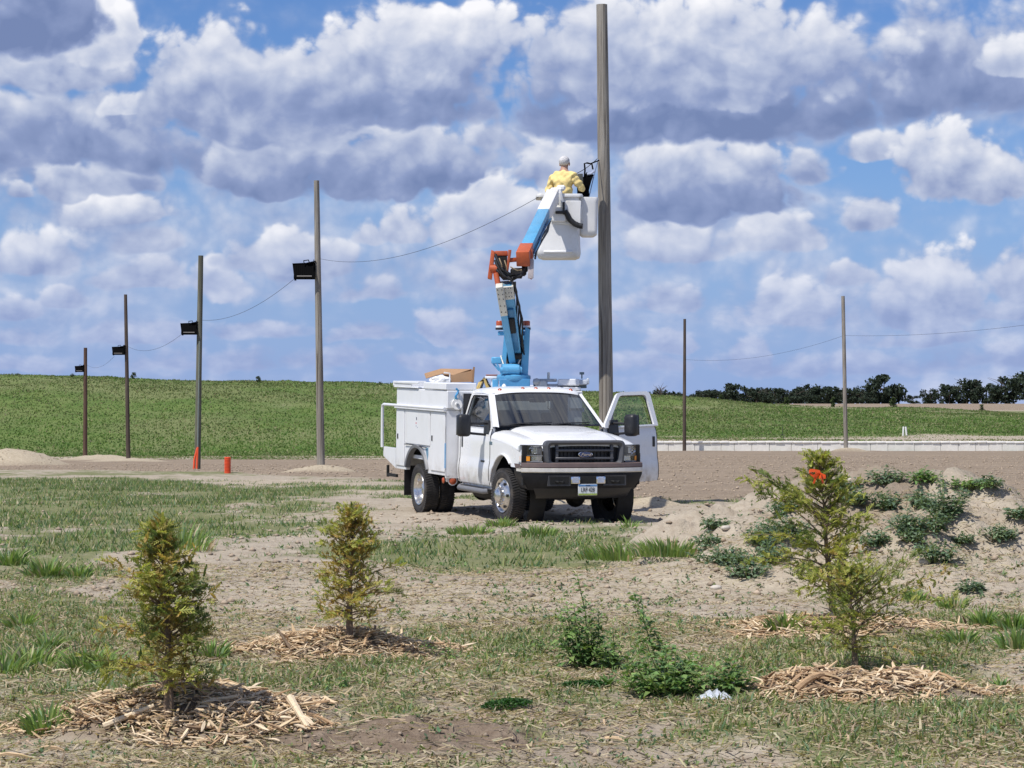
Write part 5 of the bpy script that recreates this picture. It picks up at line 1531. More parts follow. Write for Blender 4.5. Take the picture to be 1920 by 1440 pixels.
# ------------------------------------------------------------------ chassis
def build_chassis():
    mb = MB()
    for s in (-1, 1): mb.box((-5.2, s * .43 - .04, .56), (.85, s * .43 + .04, .76)); 
    for x in (.6, -1.2, -2.4, -4.8): mb.box((x - .05, -.42, .58), (x + .05, .42, .70))
    mb.done('chassis_frame', UNDER, truck, 30, TB)
    mb = MB(); mb.cyl((-.03, -.80, .41), (-.03, .80, .41), .055, 12); mb.lathe([(0, -.16), (.12, -.10), (.17, 0), (.12, .12), (0, .16)], 16, Matrix.Translation((-.03, .22, .38)) @ Matrix.Rotation(R(90), 4, 'Y')); mb.tube([(.18, -.7, .40), (.18, .7, .40)], .025, 8)
    for s in (-1, 1): mb.box((-.10, s * .62 - .05, .32), (.12, s * .62 + .05, .55), .02)
    mb.done('front_axle', UNDER, truck, 40)
    mb = MB(); mb.cyl((-3.6, -.95, .41), (-3.6, .95, .41), .075, 12); mb.lathe([(0, -.2), (.15, -.12), (.21, 0), (.15, .14), (0, .2)], 16, Matrix.Translation((-3.6, 0, .41)) @ Matrix.Rotation(R(90), 4, 'Y'))
    for s in (-1, 1): mb.beam((-4.3, s * .5, .55), (-3.6, s * .5, .50), .08, .05); mb.beam((-3.6, s * .5, .50), (-2.9, s * .5, .55), .08, .05)
    mb.done('rear_axle', UNDER, truck, 40)
    mb = MB(); mb.box((-1.5, -.3, .42), (.45, .3, .85), .06); mb.cyl((-1.5, 0, .55), (-3.5, 0, .45), .05, 10); mb.box((.25, -.35, .36), (.55, .35, .50), .05); mb.done('engine_gearbox', UNDER, truck, 40, TB)
    mb = MB(); mb.lathe([(0, 0), (.18, .02), (.20, .06), (.20, .92), (.18, .96), (0, .98)], 20, Matrix.Translation((-1.85, -.62, .45)) @ Matrix.Rotation(R(90), 4, 'Y') @ Matrix.Diagonal((1, 1.3, 1, 1))); mb.done('fuel_tank', UNDER, truck, 50, TB)
    mb = MB(); mb.box((-2.9, -.95, .45), (-2.2, .95, .72), .03); mb.done('battery_box', UNDER, truck, 40, TB)
    # running boards
    for s in (-1, 1):
        rb = MB().tube([(-1.95, s * .86, .47), (-1.92, s * 1.0, .44), (-1.84, s * 1.04, .43), (-.70, s * 1.04, .43), (-.62, s * 1.0, .44), (-.59, s * .86, .47)], .042, 9).done('running_board', GREYP, truck, 50, TB)
        MB().box((-1.85, min(s * .92, s * 1.02), .468), (-.68, max(s * .92, s * 1.02), .478)).done('step_pad', BLACKP, rb, 30, TB)
    # mud flaps, hitch
    for s in (-1, 1):
        MB().box((-4.36, min(s * .62, s * 1.15), .16), (-4.345, max(s * .62, s * 1.15), .66)).done('mud_flap', BLACKP, truck, 30, TB)
    mb = MB(); mb.box((-5.45, -.45, .50), (-4.7, .45, .58), .01); mb.box((-5.44, -1.12, .42), (-5.40, -1.08, .62)); mb.beam((-5.42, -1.1, .46), (-4.9, -1.1, .46), .04, .05); mb.done('hitch_frame', UNDER, truck, 30, TB)
    # exhaust-side amber reflector on a bracket ahead of the rear wheel
    rfl = MB(); rfl.box((-2.20, -1.15, .50), (-2.16, -.96, .66), .01); o = rfl.done('reflector_bracket', WHITE2, truck, 40, TB)
    MB().lathe([(0, .030), (.035, .026), (.062, .012), (.066, 0)], 20, Matrix.Translation((-2.16, -1.045, .52)) @ Matrix.Rotation(R(90), 4, 'Y')).done('reflector', ORLENS, o, 50, TB)
    MB().lathe([(.060, .0), (.080, 0), (.080, .012), (.060, .012)], 20, Matrix.Translation((-2.165, -1.045, .52)) @ Matrix.Rotation(R(90), 4, 'Y')).done('reflector_rim', WHITE2, o, 40, TB)
    MB().lathe([(0, .02), (.04, .015), (.05, 0)], 16, Matrix.Translation((-2.24, -1.172, .52)) @ Matrix.Rotation(R(90), 4, 'X')).done('side_reflector', ORLENS, o, 50, TB)
build_chassis()

# ------------------------------------------------------------------ service body
def build_body():
    YO = 1.17
    sb = MB()
    for s in (-1, 1):
        zl = lambda x: arch(x, -3.60, .42, .60, .58, .60)
        xs = edge_x(-4.75, -4.21, 3)[:-1] + edge_x(-4.21, -2.99, 32) + edge_x(-2.99, -2.13, 4)[1:]
        side_skin(sb, xs, zl, lambda x: 1.655, s, lambda z: YO, 4, .06)
    sb.box((-4.75, -YO, .60), (-4.70, YO, 1.655))                     # rear
    sb.box((-2.17, -YO, .56), (-2.135, -.40, 1.655)); sb.box((-2.17, .40, .56), (-2.135, YO, 1.655)); sb.box((-2.17, -.40, .80), (-2.135, .40, 1.655))
    sb.box((-4.70, -1.10, .80), (-2.17, 1.10, .86))
    for s in (-1, 1): sb.box((-4.70, min(s * .60, s * .64), .86), (-2.17, max(s * .60, s * .64), 1.655)); sb.box((-4.75, min(s * .60, s * (YO - .003)), 1.64), (-2.135, max(s * .60, s * (YO - .003)), 1.668))
    body = sb.done('service_body', WHITE2, truck, 30, TB)
    # upper side boxes
    for s in (-1, 1):
        MB().box((-4.745, min(s * .62, s * YO), 1.675), (-2.10, max(s * .62, s * YO), 1.965), .012).done('upper_box', WHITE2, body, 30, TB)
        # compartment doors with gaps and latches
        for x0, x1, z0, z1 in ((-4.70, -4.275, .655, 1.61), (-4.215, -2.93, 1.045, 1.61), (-2.875, -2.165, .655, 1.61)):
            y = s * YO
            MB().box((x0, min(y, y + s * .018), z0), (x1, max(y, y + s * .018), z1), .008).done('compartment_door', WHITE2, body, 30, TB)
        for x, z in ((-4.60, 1.15), (-2.78, 1.18)):
            MB().box((x - .022, min(s * (YO + .018), s * (YO + .030)), z - .045), (x + .022, max(s * (YO + .018), s * (YO + .030)), z + .045), .005).done('latch', BLACKP, body, 30, TB)
        # rubber fender trim
        arc = []
        for k in range(25):
            a = math.pi * (k / 24); arc.append((-3.60 + .60 * math.cos(a), .42 + .585 * math.sin(a)))
        arc = [p for p in arc if p[1] > .60]
        mb = MB(); mb.grid([[(x + (x + 3.6) * e, s * (YO + oy), z + (z - .42) * e) for e, oy in ((-.03, -.05), (-.02, .035), (.06, .04), (.09, .004))] for x, z in arc]); mb.done('wheel_arch_trim', GREYP, body, 50, TB)
        # grab rail running back round the tail shelf
        MB().tube([(-2.14, s * (YO + .03), 1.672), (-4.7, s * (YO + .03), 1.672), (-5.36, s * (YO + .03), 1.672), (-5.43, s * (YO + .03), 1.655), (-5.45, s * (YO + .03), 1.60), (-5.45, s * (YO + .03), .93)], .026, 8).done('grab_rail', WHITE2, body, 50, TB)
        # drip rail over the doors
        MB().box((-4.73, min(s * YO, s * (YO + .05)), 1.625), (-2.14, max(s * YO, s * (YO + .05)), 1.645), .004).done('drip_rail', WHITE2, body, 30, TB)
        # tail shelf side
        mb = MB(); mb.poly([(-5.47, s * (YO + .005), .94), (-5.45, s * (YO + .005), .78), (-4.755, s * (YO + .005), .60), (-4.755, s * (YO + .005), .94)][::(1 if s < 0 else -1)], .04); mb.done('tail_side', WHITE2, body, 30, TB)
    MB().box((-5.45, -1.13, .86), (-4.755, 1.13, .92), .006).done('tail_shelf', GREYP, body, 30, TB)
    # dark mechanism strip, corner marks and blue tape scraps on the near side
    MB().tube([(-4.22, -YO - .025, 1.03), (-3.9, -YO - .025, 1.035), (-3.05, -YO - .025, 1.015)], .008, 6).done('door_edge_rod', BLACKP, body, 50, TB)
    DB = simple('faded_blue_sticker', (.16, .30, .42), .6)
    MB().poly([(-3.17, -YO - .0025, 1.0), (-3.02, -YO - .0025, 1.02), (-3.02, -YO - .0025, .90), (-3.06, -YO - .0025, .80)][::-1], .002).done('blue_sticker', DB, body, 30, TB)
    MB().box((-2.152, -YO - .020, .72), (-2.140, -YO - .001, 1.12)).done('blue_sticker', simple('blue_tape', (.15, .38, .65), .6), body, 30, TB)
    for x, z, w, h, c in ((-3.60, 1.475, .035, .05, (.03, .04, .07)), (-3.62, 1.40, .05, .03, (.55, .25, .28)), (-3.62, 1.35, .03, .025, (.35, .38, .45)), (-3.55, 1.33, .025, .02, (.30, .33, .40))):
        MB().box((x - w / 2, -YO - .020, z - h / 2), (x + w / 2, -YO - .0175, z + h / 2)).done('small_sticker', simple('sticker_print', c, .6), body, 30, TB)
    # top: rear lid with rolled edge, front locker, tray floor
    lid = MB(); lid.box((-4.84, -1.20, 1.975), (-3.55, -.62, 2.0), .008); lid.box((-4.84, -1.21, 2.0), (-4.80, -.62, 2.085), .008); lid.box((-4.80, -1.21, 2.045), (-3.52, -1.17, 2.085), .008); lid.box((-4.80, -1.195, 2.0), (-3.9, -1.18, 2.05)); lid.done('top_lid', WHITE2, body, 30, TB)
    MB().box((-3.25, -1.19, 1.975), (-2.13, -.66, 2.085), .012).done('top_locker', WHITE2, body, 30, TB)
    MB().box((-4.75, .62, 1.975), (-2.2, 1.18, 2.03), .012).done('top_locker', WHITE2, body, 30, TB)
    MB().box((-4.70, -.60, 1.50), (-2.2, .60, 1.53)).done('load_floor', GREYP, body, 30, TB)
    MB().box((-3.0, -.60, 1.53), (-2.2, .60, 1.93), .01).done('turret_stand', WHITE2, body, 30, TB)
    MB().tube([(-2.42, -1.02, 2.10), (-2.42, -1.02, 2.24), (-2.42, -1.12, 2.25)], .012, 6).done('tie_bar', WHITE2, body, 50, TB)
build_body()

# ------------------------------------------------------------------ boom
DARKH = simple('hydraulic_hose', (.015, .015, .016), .5, 0, .2, 20, .5)
STEEL = simple('galvanised_steel', (.42, .43, .44), .4, .7, .15, 12)
YELLOWH = simple('yellow_hose', (.50, .36, .12), .6, 0, .1, 20)
def build_boom():
    D0 = 39.45
    c = TL(962, 720, D0)
    def P(px, py, d): return TL(px, py, d)
    right = (TL(1000, 600, 40) - TL(960, 600, 40)).normalized()      # image right in truck coordinates
    away = (TL(960, 600, 41) - TL(960, 600, 40)); away.z = 0; away.normalize()
    up = Vector((0, 0, 1))
    def obox(mb, ctr, w, dpt, h, bev=.01):
        """box aligned to the turret (it is slewed to face the pole)"""
        M = Matrix(((right.x, away.x, 0, ctr.x), (right.y, away.y, 0, ctr.y), (0, 0, 1, ctr.z), (0, 0, 0, 1)))
        return mb.box((-w / 2, -dpt / 2, -h / 2), (w / 2, dpt / 2, h / 2), bev, M)
    # pedestal and slewing ring
    pd = MB(); obox(pd, P(965, 722, D0), .50, .50, .20); pd = pd.done('pedestal', simple('pedestal_blue', (.07, .26, .48), .5, 0, .1, 4), truck, 40)
    m = MB(); q = P(963, 708, D0); m.lathe([(0, -.05), (.26, -.05), (.28, -.02), (.28, .03), (.24, .05), (0, .05)], 28, Matrix.Translation(q)); m.done('slew_ring', BLUE, pd, 40)
    # turret: two plates leaning outward
    tr = MB()
    for pts in (((938, 705), (946, 706), (955, 612), (947, 608)), ((975, 704), (990, 704), (994, 618), (985, 613))):
        A = [P(x, y, D0 - .12) for x, y in pts]
        B = [P(x, y, D0 + .30) for x, y in pts]
        bmv = [tr.bm.verts.new(v) for v in A] + [tr.bm.verts.new(v) for v in B]
        for f in ((0, 1, 2, 3), (7, 6, 5, 4), (0, 4, 5, 1), (1, 5, 6, 2), (2, 6, 7, 3), (3, 7, 4, 0)): tr.bm.faces.new([bmv[i] for i in f])
    obox(tr, P(964, 706, D0 + .1), .46, .42, .05); obox(tr, P(966, 660, D0 + .28), .30, .04, .75)
    turret = tr.done('turret', BLUE, truck, 30)
    m = MB(); m.cyl(P(942, 692, D0 - .2), P(974, 692, D0 - .2), .085, 20); m.cyl(P(974, 692, D0 - .2), P(979, 692, D0 - .2), .06, 18); m.cyl(P(938, 694, D0 - .2), P(943, 694, D0 - .2), .05, 14); m.cyl(P(951, 693, D0 - .30), P(951, 693, D0 - .2), .022, 10); m.done('slew_motor', BLUE, turret, 40)
    m = MB(); A = P(931, 676, D0); obox(m, A, .17, .2, .11, .015); m.beam(P(925, 682, D0 - .05), P(936, 695, D0 - .05), .05, .03); m.beam(P(932, 682, D0 - .08), P(940, 700, D0 - .08), .06, .03); m.done('control_box', BLUE, turret, 40)
    for k in range(5):
        m = MB(); a = P(946 + k * 6, 690 - k, D0 - .18); b = P(950 + k * 5, 668, D0 + .02); m.tube([a, a.lerp(b, .5) + Vector((0, 0, .1)) + right * .04 * (k - 2), b], .012, 6); m.done('turret_hose', DARKH if k % 2 else IVORY, turret, 60)
    # warning beacons on brackets
    for px, py in ((937, 612), (987, 612)):
        q = P(px, py, D0 + .05); m = MB(); m.lathe([(0, -.055), (.072, -.055), (.072, -.020), (0, -.020)], 18, Matrix.Translation(q)); bc = m.done('beacon', BLACKP, turret, 40)
        bc.name = 'beacon'
        MB().lathe([(.062, -.02), (.066, -.02), (.066, .012), (.0, .012)], 18, Matrix.Translation(q)).done('beacon_collar', WHITE2, turret, 40)
        MB().lathe([(.060, .012), (.062, .075), (.052, .092), (0, .095)], 18, Matrix.Translation(q)).done('beacon_lens', ORLENS, turret, 50)
        obox(MB(), P(px + (8 if px < 950 else -1), py + 13, D0 + .05), .20 if px < 950 else .12, .06, .07).done('beacon_bracket', BLUE, turret, 40)
    # lower boom: main box and the levelling link beside it
    a, b = P(967, 676, D0 + .06), P(949, 532, D0 - .72)
    lb = MB().beam(a, b, .20, .22, .02, right).done('lower_boom', BLUE, truck, 30)
    MB().beam(b.lerp(a, .0), b.lerp(a, .165), .215, .235, .012, right).done('lower_boom_insulator', IVORY, lb, 30)
    MB().beam(P(958, 594, D0 - .52), P(961, 622, D0 - .38), .16, .12, .02, right).done('boom_clamp', UNDER, lb, 30)
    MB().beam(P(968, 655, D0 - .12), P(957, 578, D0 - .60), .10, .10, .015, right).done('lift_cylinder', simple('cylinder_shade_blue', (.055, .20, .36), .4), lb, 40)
    a2, b2 = P(961, 678, D0 - .10), P(936, 536, D0 - .90)
    lk = MB().beam(a2, b2, .13, .11, .012, right).done('levelling_link', BLUE, truck, 30)
    MB().beam(b2.lerp(a2, -.01), b2.lerp(a2, .37), .135, .115, .012, right).done('link_sleeve', IVORY, lk, 30)
    m = MB()
    for t in (.04, .10, .16, .25, .33):
        q = b2.lerp(a2, t) - away * .066 - up * .02
        for e in (-.035, .035): m.cyl(q + right * e, q + right * e - away * .012, .009, 6)
    for t in (.03, .09, .14):
        q = b.lerp(a, t) - away * .128 - up * .04
        for e in (-.07, -.02, .03, .07): m.cyl(q + right * e, q + right * e - away * .012, .010, 6)
    m.done('bolts', BLACKP, lb, 40)['kind'] = 'stuff'
    for k in range(4):
        o_ = right * (.125 + .012 * k) - away * (.02 + .03 * k)
        pts = [a.lerp(b, t) + o_ + right * .03 * math.sin(t * 9 + k) for t in (.02, .2, .38, .55, .72, .9, 1.02)]
        MB().tube(pts, .015, 6).done('boom_hose', DARKH, lb, 60)
    m = MB(); obox(m, P(966, 655, D0 + .16), .26, .20, .42, .02); m.cyl(P(957, 668, D0 - .14), P(978, 668, D0 - .14), .05, 14); m.done('turret_core', UNDER, turret, 40)
    # elbow: orange cheek plates, cross pins, dark hose bundle
    DE = D0 - .72
    eb = MB()
    eb.poly([P(914, 521, DE), P(922, 523, DE), P(928, 471, DE), P(921, 468, DE)], .30, .008)
    eb.poly([P(949, 508, DE), P(953, 508, DE), P(959, 468, DE), P(953, 468, DE)], .30, .006)
    eb.cyl(P(919, 504, DE + .05), P(932, 504, DE + .05), .075, 20); eb.cyl(P(930, 512, DE), P(936, 545, DE - .05), .045, 14); eb.cyl(P(934, 541, DE - .1), P(938, 541, DE - .1), .07, 16)
    eb.beam(P(928, 475, DE + .2), P(952, 475, DE + .2), .10, .08, .01); eb.beam(P(953, 488, DE + .05), P(972, 486, DE + .1), .07, .07, .01)
    eb.poly([P(991, 520, DE + .05), P(997, 524, DE + .05), P(998, 468, DE + .05), P(992, 466, DE + .05)], .10, .006)
    elbow = eb.done('elbow', ORANGE, truck, 30)
    MB().beam(P(996, 485, DE), P(995, 522, DE - .05), .03, .09, .01, right).done('elbow_guard', simple('grey_guard', (.45, .40, .40), .5), elbow, 30)
    random.seed(5)
    for k in range(9):
        y0 = 477 + k * 3.5; dd = DE + .02 + .03 * (k % 3)
        pts = [P(929 + k % 3 * 3, y0, dd), P(935, y0 + 18, dd - .05), P(948 + k, 514 + (k % 4) * 4, dd - .1), P(968, 517 + (k % 5) * 2.4, dd - .08), P(984, 508 + (k % 3) * 4, dd), P(989, 490 - k, dd + .1)]
        MB().tube([pts[0]] + [pts[i].lerp(pts[i + 1], .5) for i in range(5)] + [pts[-1]], .026, 7).done('elbow_hose', DARKH, elbow, 60)
    m = MB(); obox(m, P(941, 490, DE + .22), .17, .12, .30); obox(m, P(972, 510, DE + .1), .26, .14, .13, .03); obox(m, P(984, 495, DE + .12), .10, .14, .26, .02); m.done('knuckle_core', UNDER, elbow, 40)
    for (x0, y0, x1, y1) in ((946, 488, 950, 506), (957, 500, 978, 506), (936, 484, 941, 500)):
        MB().tube([P(x0, y0, DE - .12), P((x0 + x1) / 2 + 2, (y0 + y1) / 2 + 4, DE - .16), P(x1, y1, DE - .12)], .010, 6).done('elbow_hose', simple('hose_tan', (.35, .26, .15), .6), elbow, 60)
    # upper boom, rising away towards the pole
    u0, u1 = P(982, 482, DE + .02), P(1037, 366, 42.55)
    ax = (u1 - u0)
    def U(t): return u0 + ax * t
    ub = MB().beam(U(.08), U(.70), .195, .215, .012, up).done('upper_boom', BLUE, truck, 30)
    MB().beam(U(-.030), U(.105), .215, .245, .012, up).done('boom_root', ORANGE, ub, 30)
    MB().beam(U(.66), U(1.0), .215, .235, .02, up).done('boom_tip', FIBRE, ub, 30)
    # hose run along the flank
    for e in (0, 1, 2):
        pts = [U(t) + right * .125 - up * (.02 + .045 * e) for t in (.08, .2, .35, .5, .62)]
        MB().tube([p + right * .02 * math.sin(i * 2 + e) for i, p in enumerate(pts)], .016, 6).done('boom_hose', DARKH if e else simple('hose_blue', (.05, .16, .30), .5), ub, 60)
    # tip bracket
    m = MB(); obox(m, P(1043, 360, 42.7), .22, .16, .16, .03); obox(m, P(1052, 352, 42.75), .16, .12, .10, .03); m.beam(P(1048, 360, 42.62), P(1056, 392, 42.66), .10, .06, .01); m.done('tip_bracket', FIBRE, ub, 35)
    m = MB(); obox(m, P(1050, 398, 42.60), .16, .10, .05, .01); obox(m, P(1057, 390, 42.60), .04, .08, .22, .01); m.done('tip_pivot', DARKH, ub, 40)
    # bucket
    DB = 43.05
    def ring(px0, px1, py, dd, r, n=5):
        """rounded rectangle in plan"""
        A = P(px0, py, DB); B = P(px1, py, DB); w = (B - A).length; c0 = (A + B) / 2; out = []
        for cx, cy, a0 in ((w / 2 - r, dd / 2 - r, 0), (-w / 2 + r, dd / 2 - r, 90), (-w / 2 + r, -dd / 2 + r, 180), (w / 2 - r, -dd / 2 + r, 270)):
            for k in range(n + 1):
                t = R(a0 + 90 * k / n); out.append(c0 + right * (cx + r * math.cos(t)) + away * (cy + r * math.sin(t)))
        return out + out[:1]
    rings = [ring(1018, 1080, 486, .50, .05), ring(1010, 1087, 483, .60, .07), ring(1006.5, 1088.5, 476, .64, .08), ring(1005.5, 1088, 470, .645, .08), ring(1008, 1087.5, 464, .62, .08), ring(1012, 1086, 415, .63, .08), ring(1015, 1086, 372, .64, .08),
             ring(1005, 1092, 372, .72, .09), ring(1004.5, 1092.5, 369, .73, .09), ring(1006, 1091, 366, .71, .09), ring(1018, 1083, 366, .60, .07), ring(1017, 1083, 415, .58, .07), ring(1014, 1083, 478, .56, .06)]
    mb = MB().grid(rings); mb.bm.faces.new([mb.bm.verts.new(p) for p in rings[0][:-1]]); mb.bm.faces.new([mb.bm.verts.new(p) for p in rings[-1][:-1]])
    bk = mb.done('bucket', FIBRE, truck, 45)
    m = MB(); A = P(1047, 472, DB - .325); obox(m, A, .52, .05, .045, .015); m.done('bucket_step', FIBRE, bk, 40)
    m = MB(); obox(m, P(1047, 402, DB - .37), .27, .12, .26, .02); obox(m, P(1063, 398, DB - .335), .50, .03, .42, .012); m.done('bucket_mount', FIBRE, bk, 40)
    # tool tray beside it
    def tray(px0, px1, py, dd, r): return ring(px0, px1, py, dd, r)
    rr_ = [tray(1092, 1113, 444, .34, .05), tray(1087, 1119, 440, .42, .06), tray(1085.5, 1119.5, 432, .44, .07), tray(1086, 1121, 380, .45, .07), tray(1085, 1122, 374, .47, .07), tray(1086, 1121, 371, .46, .07), tray(1089, 1118, 372, .40, .05), tray(1089, 1117, 430, .38, .05)]
    mb = MB().grid(rr_); mb.bm.faces.new([mb.bm.verts.new(p) for p in rr_[0][:-1]]); mb.bm.faces.new([mb.bm.verts.new(p) for p in rr_[-1][:-1]]); mb.done('tool_tray', FIBRE, bk, 45)
    obox(MB(), P(1087, 400, DB - .1), .08, .3, .25, .01).done('tray_bracket', FIBRE, bk, 40)
    # ribbed black hose sleeve across the bucket face
    p0 = [P(x, y, DB - .42) for x, y in ((1059, 395), (1064, 402), (1069, 412), (1077, 419), (1086, 423), (1093, 424))]
    fine = [p0[min(int(t), 4)].lerp(p0[min(int(t), 4) + 1], t - min(int(t), 4)) for t in np.linspace(0, 5, 31)]
    V, F = tube_mesh([[(p, .047 + (.006 if i % 2 else 0)) for i, p in enumerate(fine)]], 10)
    me = bpy.data.meshes.new('hose_sleeve'); me.from_pydata(V, [], [f if f[2] != f[3] else f[:3] for f in F]); me.polygons.foreach_set('use_smooth', np.ones(len(me.polygons), bool)); link_mesh('hose_sleeve', me, DARKH, bk)
    # gear behind the cab on the driver side: outrigger rest, lamp, pipes
    g = MB(); g.beam(P(1000, 713, 39.6), P(1044, 713, 39.6), .05, .05, .01); g.beam(P(1000, 722, 39.5), P(1050, 722, 39.5), .04, .04, .008); gg = g.done('boom_rest', STEEL, truck, 40)
    g = MB(); obox(g, P(1066, 717, 39.6), .36, .3, .11, .015); g.done('rest_box', WHITE2, gg, 40)
    g = MB(); obox(g, P(1093, 717, 39.6), .16, .25, .09, .02); obox(g, P(1102, 715, 39.6), .04, .22, .10, .01); g.done('rest_arm', simple('light_grey_paint', (.50, .54, .60), .45), gg, 40); MB().cyl(P(1028.5, 712, 39.6), P(1028.5, 698, 39.6), .022, 10).done('rest_post', FIBRE, gg, 40)
    g = MB(); g.beam(P(1045, 726, 39.6), P(1100, 725, 39.6), .05, .05, .01); g.beam(P(1085, 724, 39.6), P(1085, 745, 39.6), .05, .05, .01); g.cyl(P(1091, 710, 39.6), P(1091, 699, 39.6), .012, 8); g.box(tuple(P(1091, 700, 39.6) - Vector((.03, .03, .02))), tuple(P(1091, 700, 39.6) + Vector((.03, .03, .02)))); g.done('rest_frame', simple('slate_paint', (.13, .18, .20), .5), gg, 40)
    g = MB(); q = P(1005, 716, 39.35); g.lathe([(0, .0), (.055, .0), (.06, .03), (.0, .06)], 16, Matrix.Translation(q) @ Matrix.Rotation(R(90), 4, 'Y')); obox(g, P(1014, 722, 39.45), .22, .2, .16, .02); g.done('work_lamp', STEEL, gg, 40)
    g = MB(); g.lathe([(0, .11), (.02, .10), (.06, .03), (.065, 0), (0, 0)], 18, Matrix.Translation(P(945, 732, 38.9))); g.done('roof_antenna_dome', WHITE2, truck, 50)
    g = MB(); obox(g, P(921, 708, 39.7), .20, .25, .04, .008); obox(g, P(924, 722, 39.7), .05, .2, .22, .008); g.done('stowage_rack', WHITE2, truck, 40)
    obox(MB(), P(929, 724, 39.65), .10, .2, .22, .01).done('oil_tank', BLUE, truck, 40)
    for k, mt in ((0, YELLOWH), (1, YELLOWH), (2, BLACKP)):
        MB().tube([P(893 + k * 3, 733, 39.6), P(899 + k * 3, 718, 39.6), P(907 + k * 2, 709, 39.6), P(911 + k * 2, 720, 39.6), P(916 + k * 3, 731, 39.6)], .022, 7).done('coiled_hose', mt, truck, 60)
    obox(MB(), P(922, 703.5, 39.7), .19, .2, .02, .004).done('rack_cap', simple('red_brown', (.30, .12, .08), .6), truck, 40)
build_boom()

# ------------------------------------------------------------------ poles, lights, cables
def pole_mat(name, c1, c2, c3):
    m, N, b, out = mat_nodes(name)
    co = objco(N)
    g = N.noise(N.v('MULTIPLY', co, (34, 34, .6)), 1.0, 7, .72)
    big = N.noise(N.v('MULTIPLY', co, (3, 3, .5)), 1.0, 3, .6)
    cr = N.m('POWER', N.noise(N.v('MULTIPLY', co, (34, 34, .45)), 1.0, 3, .5), 2.0)
    c = N.mix(N.ramp(g, .40, .58), (*c1, 1), (*c2, 1))
    c = N.mix(N.ramp(big, .45, .7, 0, .6), c, (*c3, 1))
    c = N.mix(N.ramp(cr, .34, .46, 0, .85), c, (.055, .042, .032, 1))
    N.put(b.inputs['Base Color'], c); b.inputs['Roughness'].default_value = .9; b.inputs['Specular IOR Level'].default_value = .15
    bumpn(N, b, N.m('MULTIPLY_ADD', cr, -1.2, g), .8, .012)
    return m
P_GREY = pole_mat('weathered_pole', (.31, .285, .245), (.18, .16, .135), (.40, .375, .33))
P_GREEN = pole_mat('mossy_pole', (.16, .165, .125), (.10, .10, .075), (.21, .21, .17))
P_DARK = pole_mat('dark_pole', (.11, .085, .07), (.065, .05, .042), (.15, .125, .10))
P_RED = pole_mat('reddish_pole', (.14, .085, .062), (.08, .05, .04), (.17, .12, .09))
def pole(bx, by, tx, ty, d, w0, w1, mat, label, group='wooden poles'):
    """round tapered pole; pixel ends and pixel widths at its distance"""
    b = at(bx, by, d); t = at(tx, ty, d); gz = zg(b.x, b.y); b.z = gz - .3
    ax = t - b; n = 28
    rng2 = random.Random(int(bx))
    mb = MB(); seg = 22; rows = []
    for i in range(n + 1):
        f = i / n; c = ax * f; r = (w0 + (w1 - w0) * f) / FPX * d / 2
        row = []
        for k in range(seg + 1):
            a = 2 * math.pi * (k % seg) / seg
            q = 1 + .018 * math.sin(3 * a + f * 9 + bx) + .012 * math.sin(7 * a + f * 23)
            row.append(c + Vector((math.cos(a) * r * q, math.sin(a) * r * q, 0)))
        rows.append(row)
    mb.grid(rows)
    mb.bm.faces.new([mb.bm.verts.new(p) for p in rows[-1][:-1]])
    o = mb.done('wooden_pole', mat, None, 50, None, b, merge=.0005)
    tag(o, label, 'pole', group); return o
pole(1139, 948, 1129, 7, 43.8, 28.5, 20.5, P_GREY, 'thick weathered wooden pole the worker is beside, behind the truck')
pole(602, 886, 593, 338, 74, 15.5, 10, P_GREY, 'tall grey wooden pole with floodlight, left of the truck')
pole(370, 882, 376, 479, 99, 12, 9.5, P_GREEN, 'greenish wooden pole with orange conduit at its foot')
pole(241, 866, 235, 552, 134, 8.5, 6, P_DARK, 'thin dark wooden pole with a small pale sand heap at its foot')
pole(160, 862, 160, 652, 178, 8.5, 6.5, P_RED, 'shortest reddish pole at the far left')
pole(1283, 847, 1284, 598, 163.5, 7, 5, P_DARK, 'bare wooden pole at the block wall just right of the open door')
pole(1586, 841, 1581, 555, 143, 8, 6.5, P_GREY, 'bare wooden pole with yellow sand heap, right background')
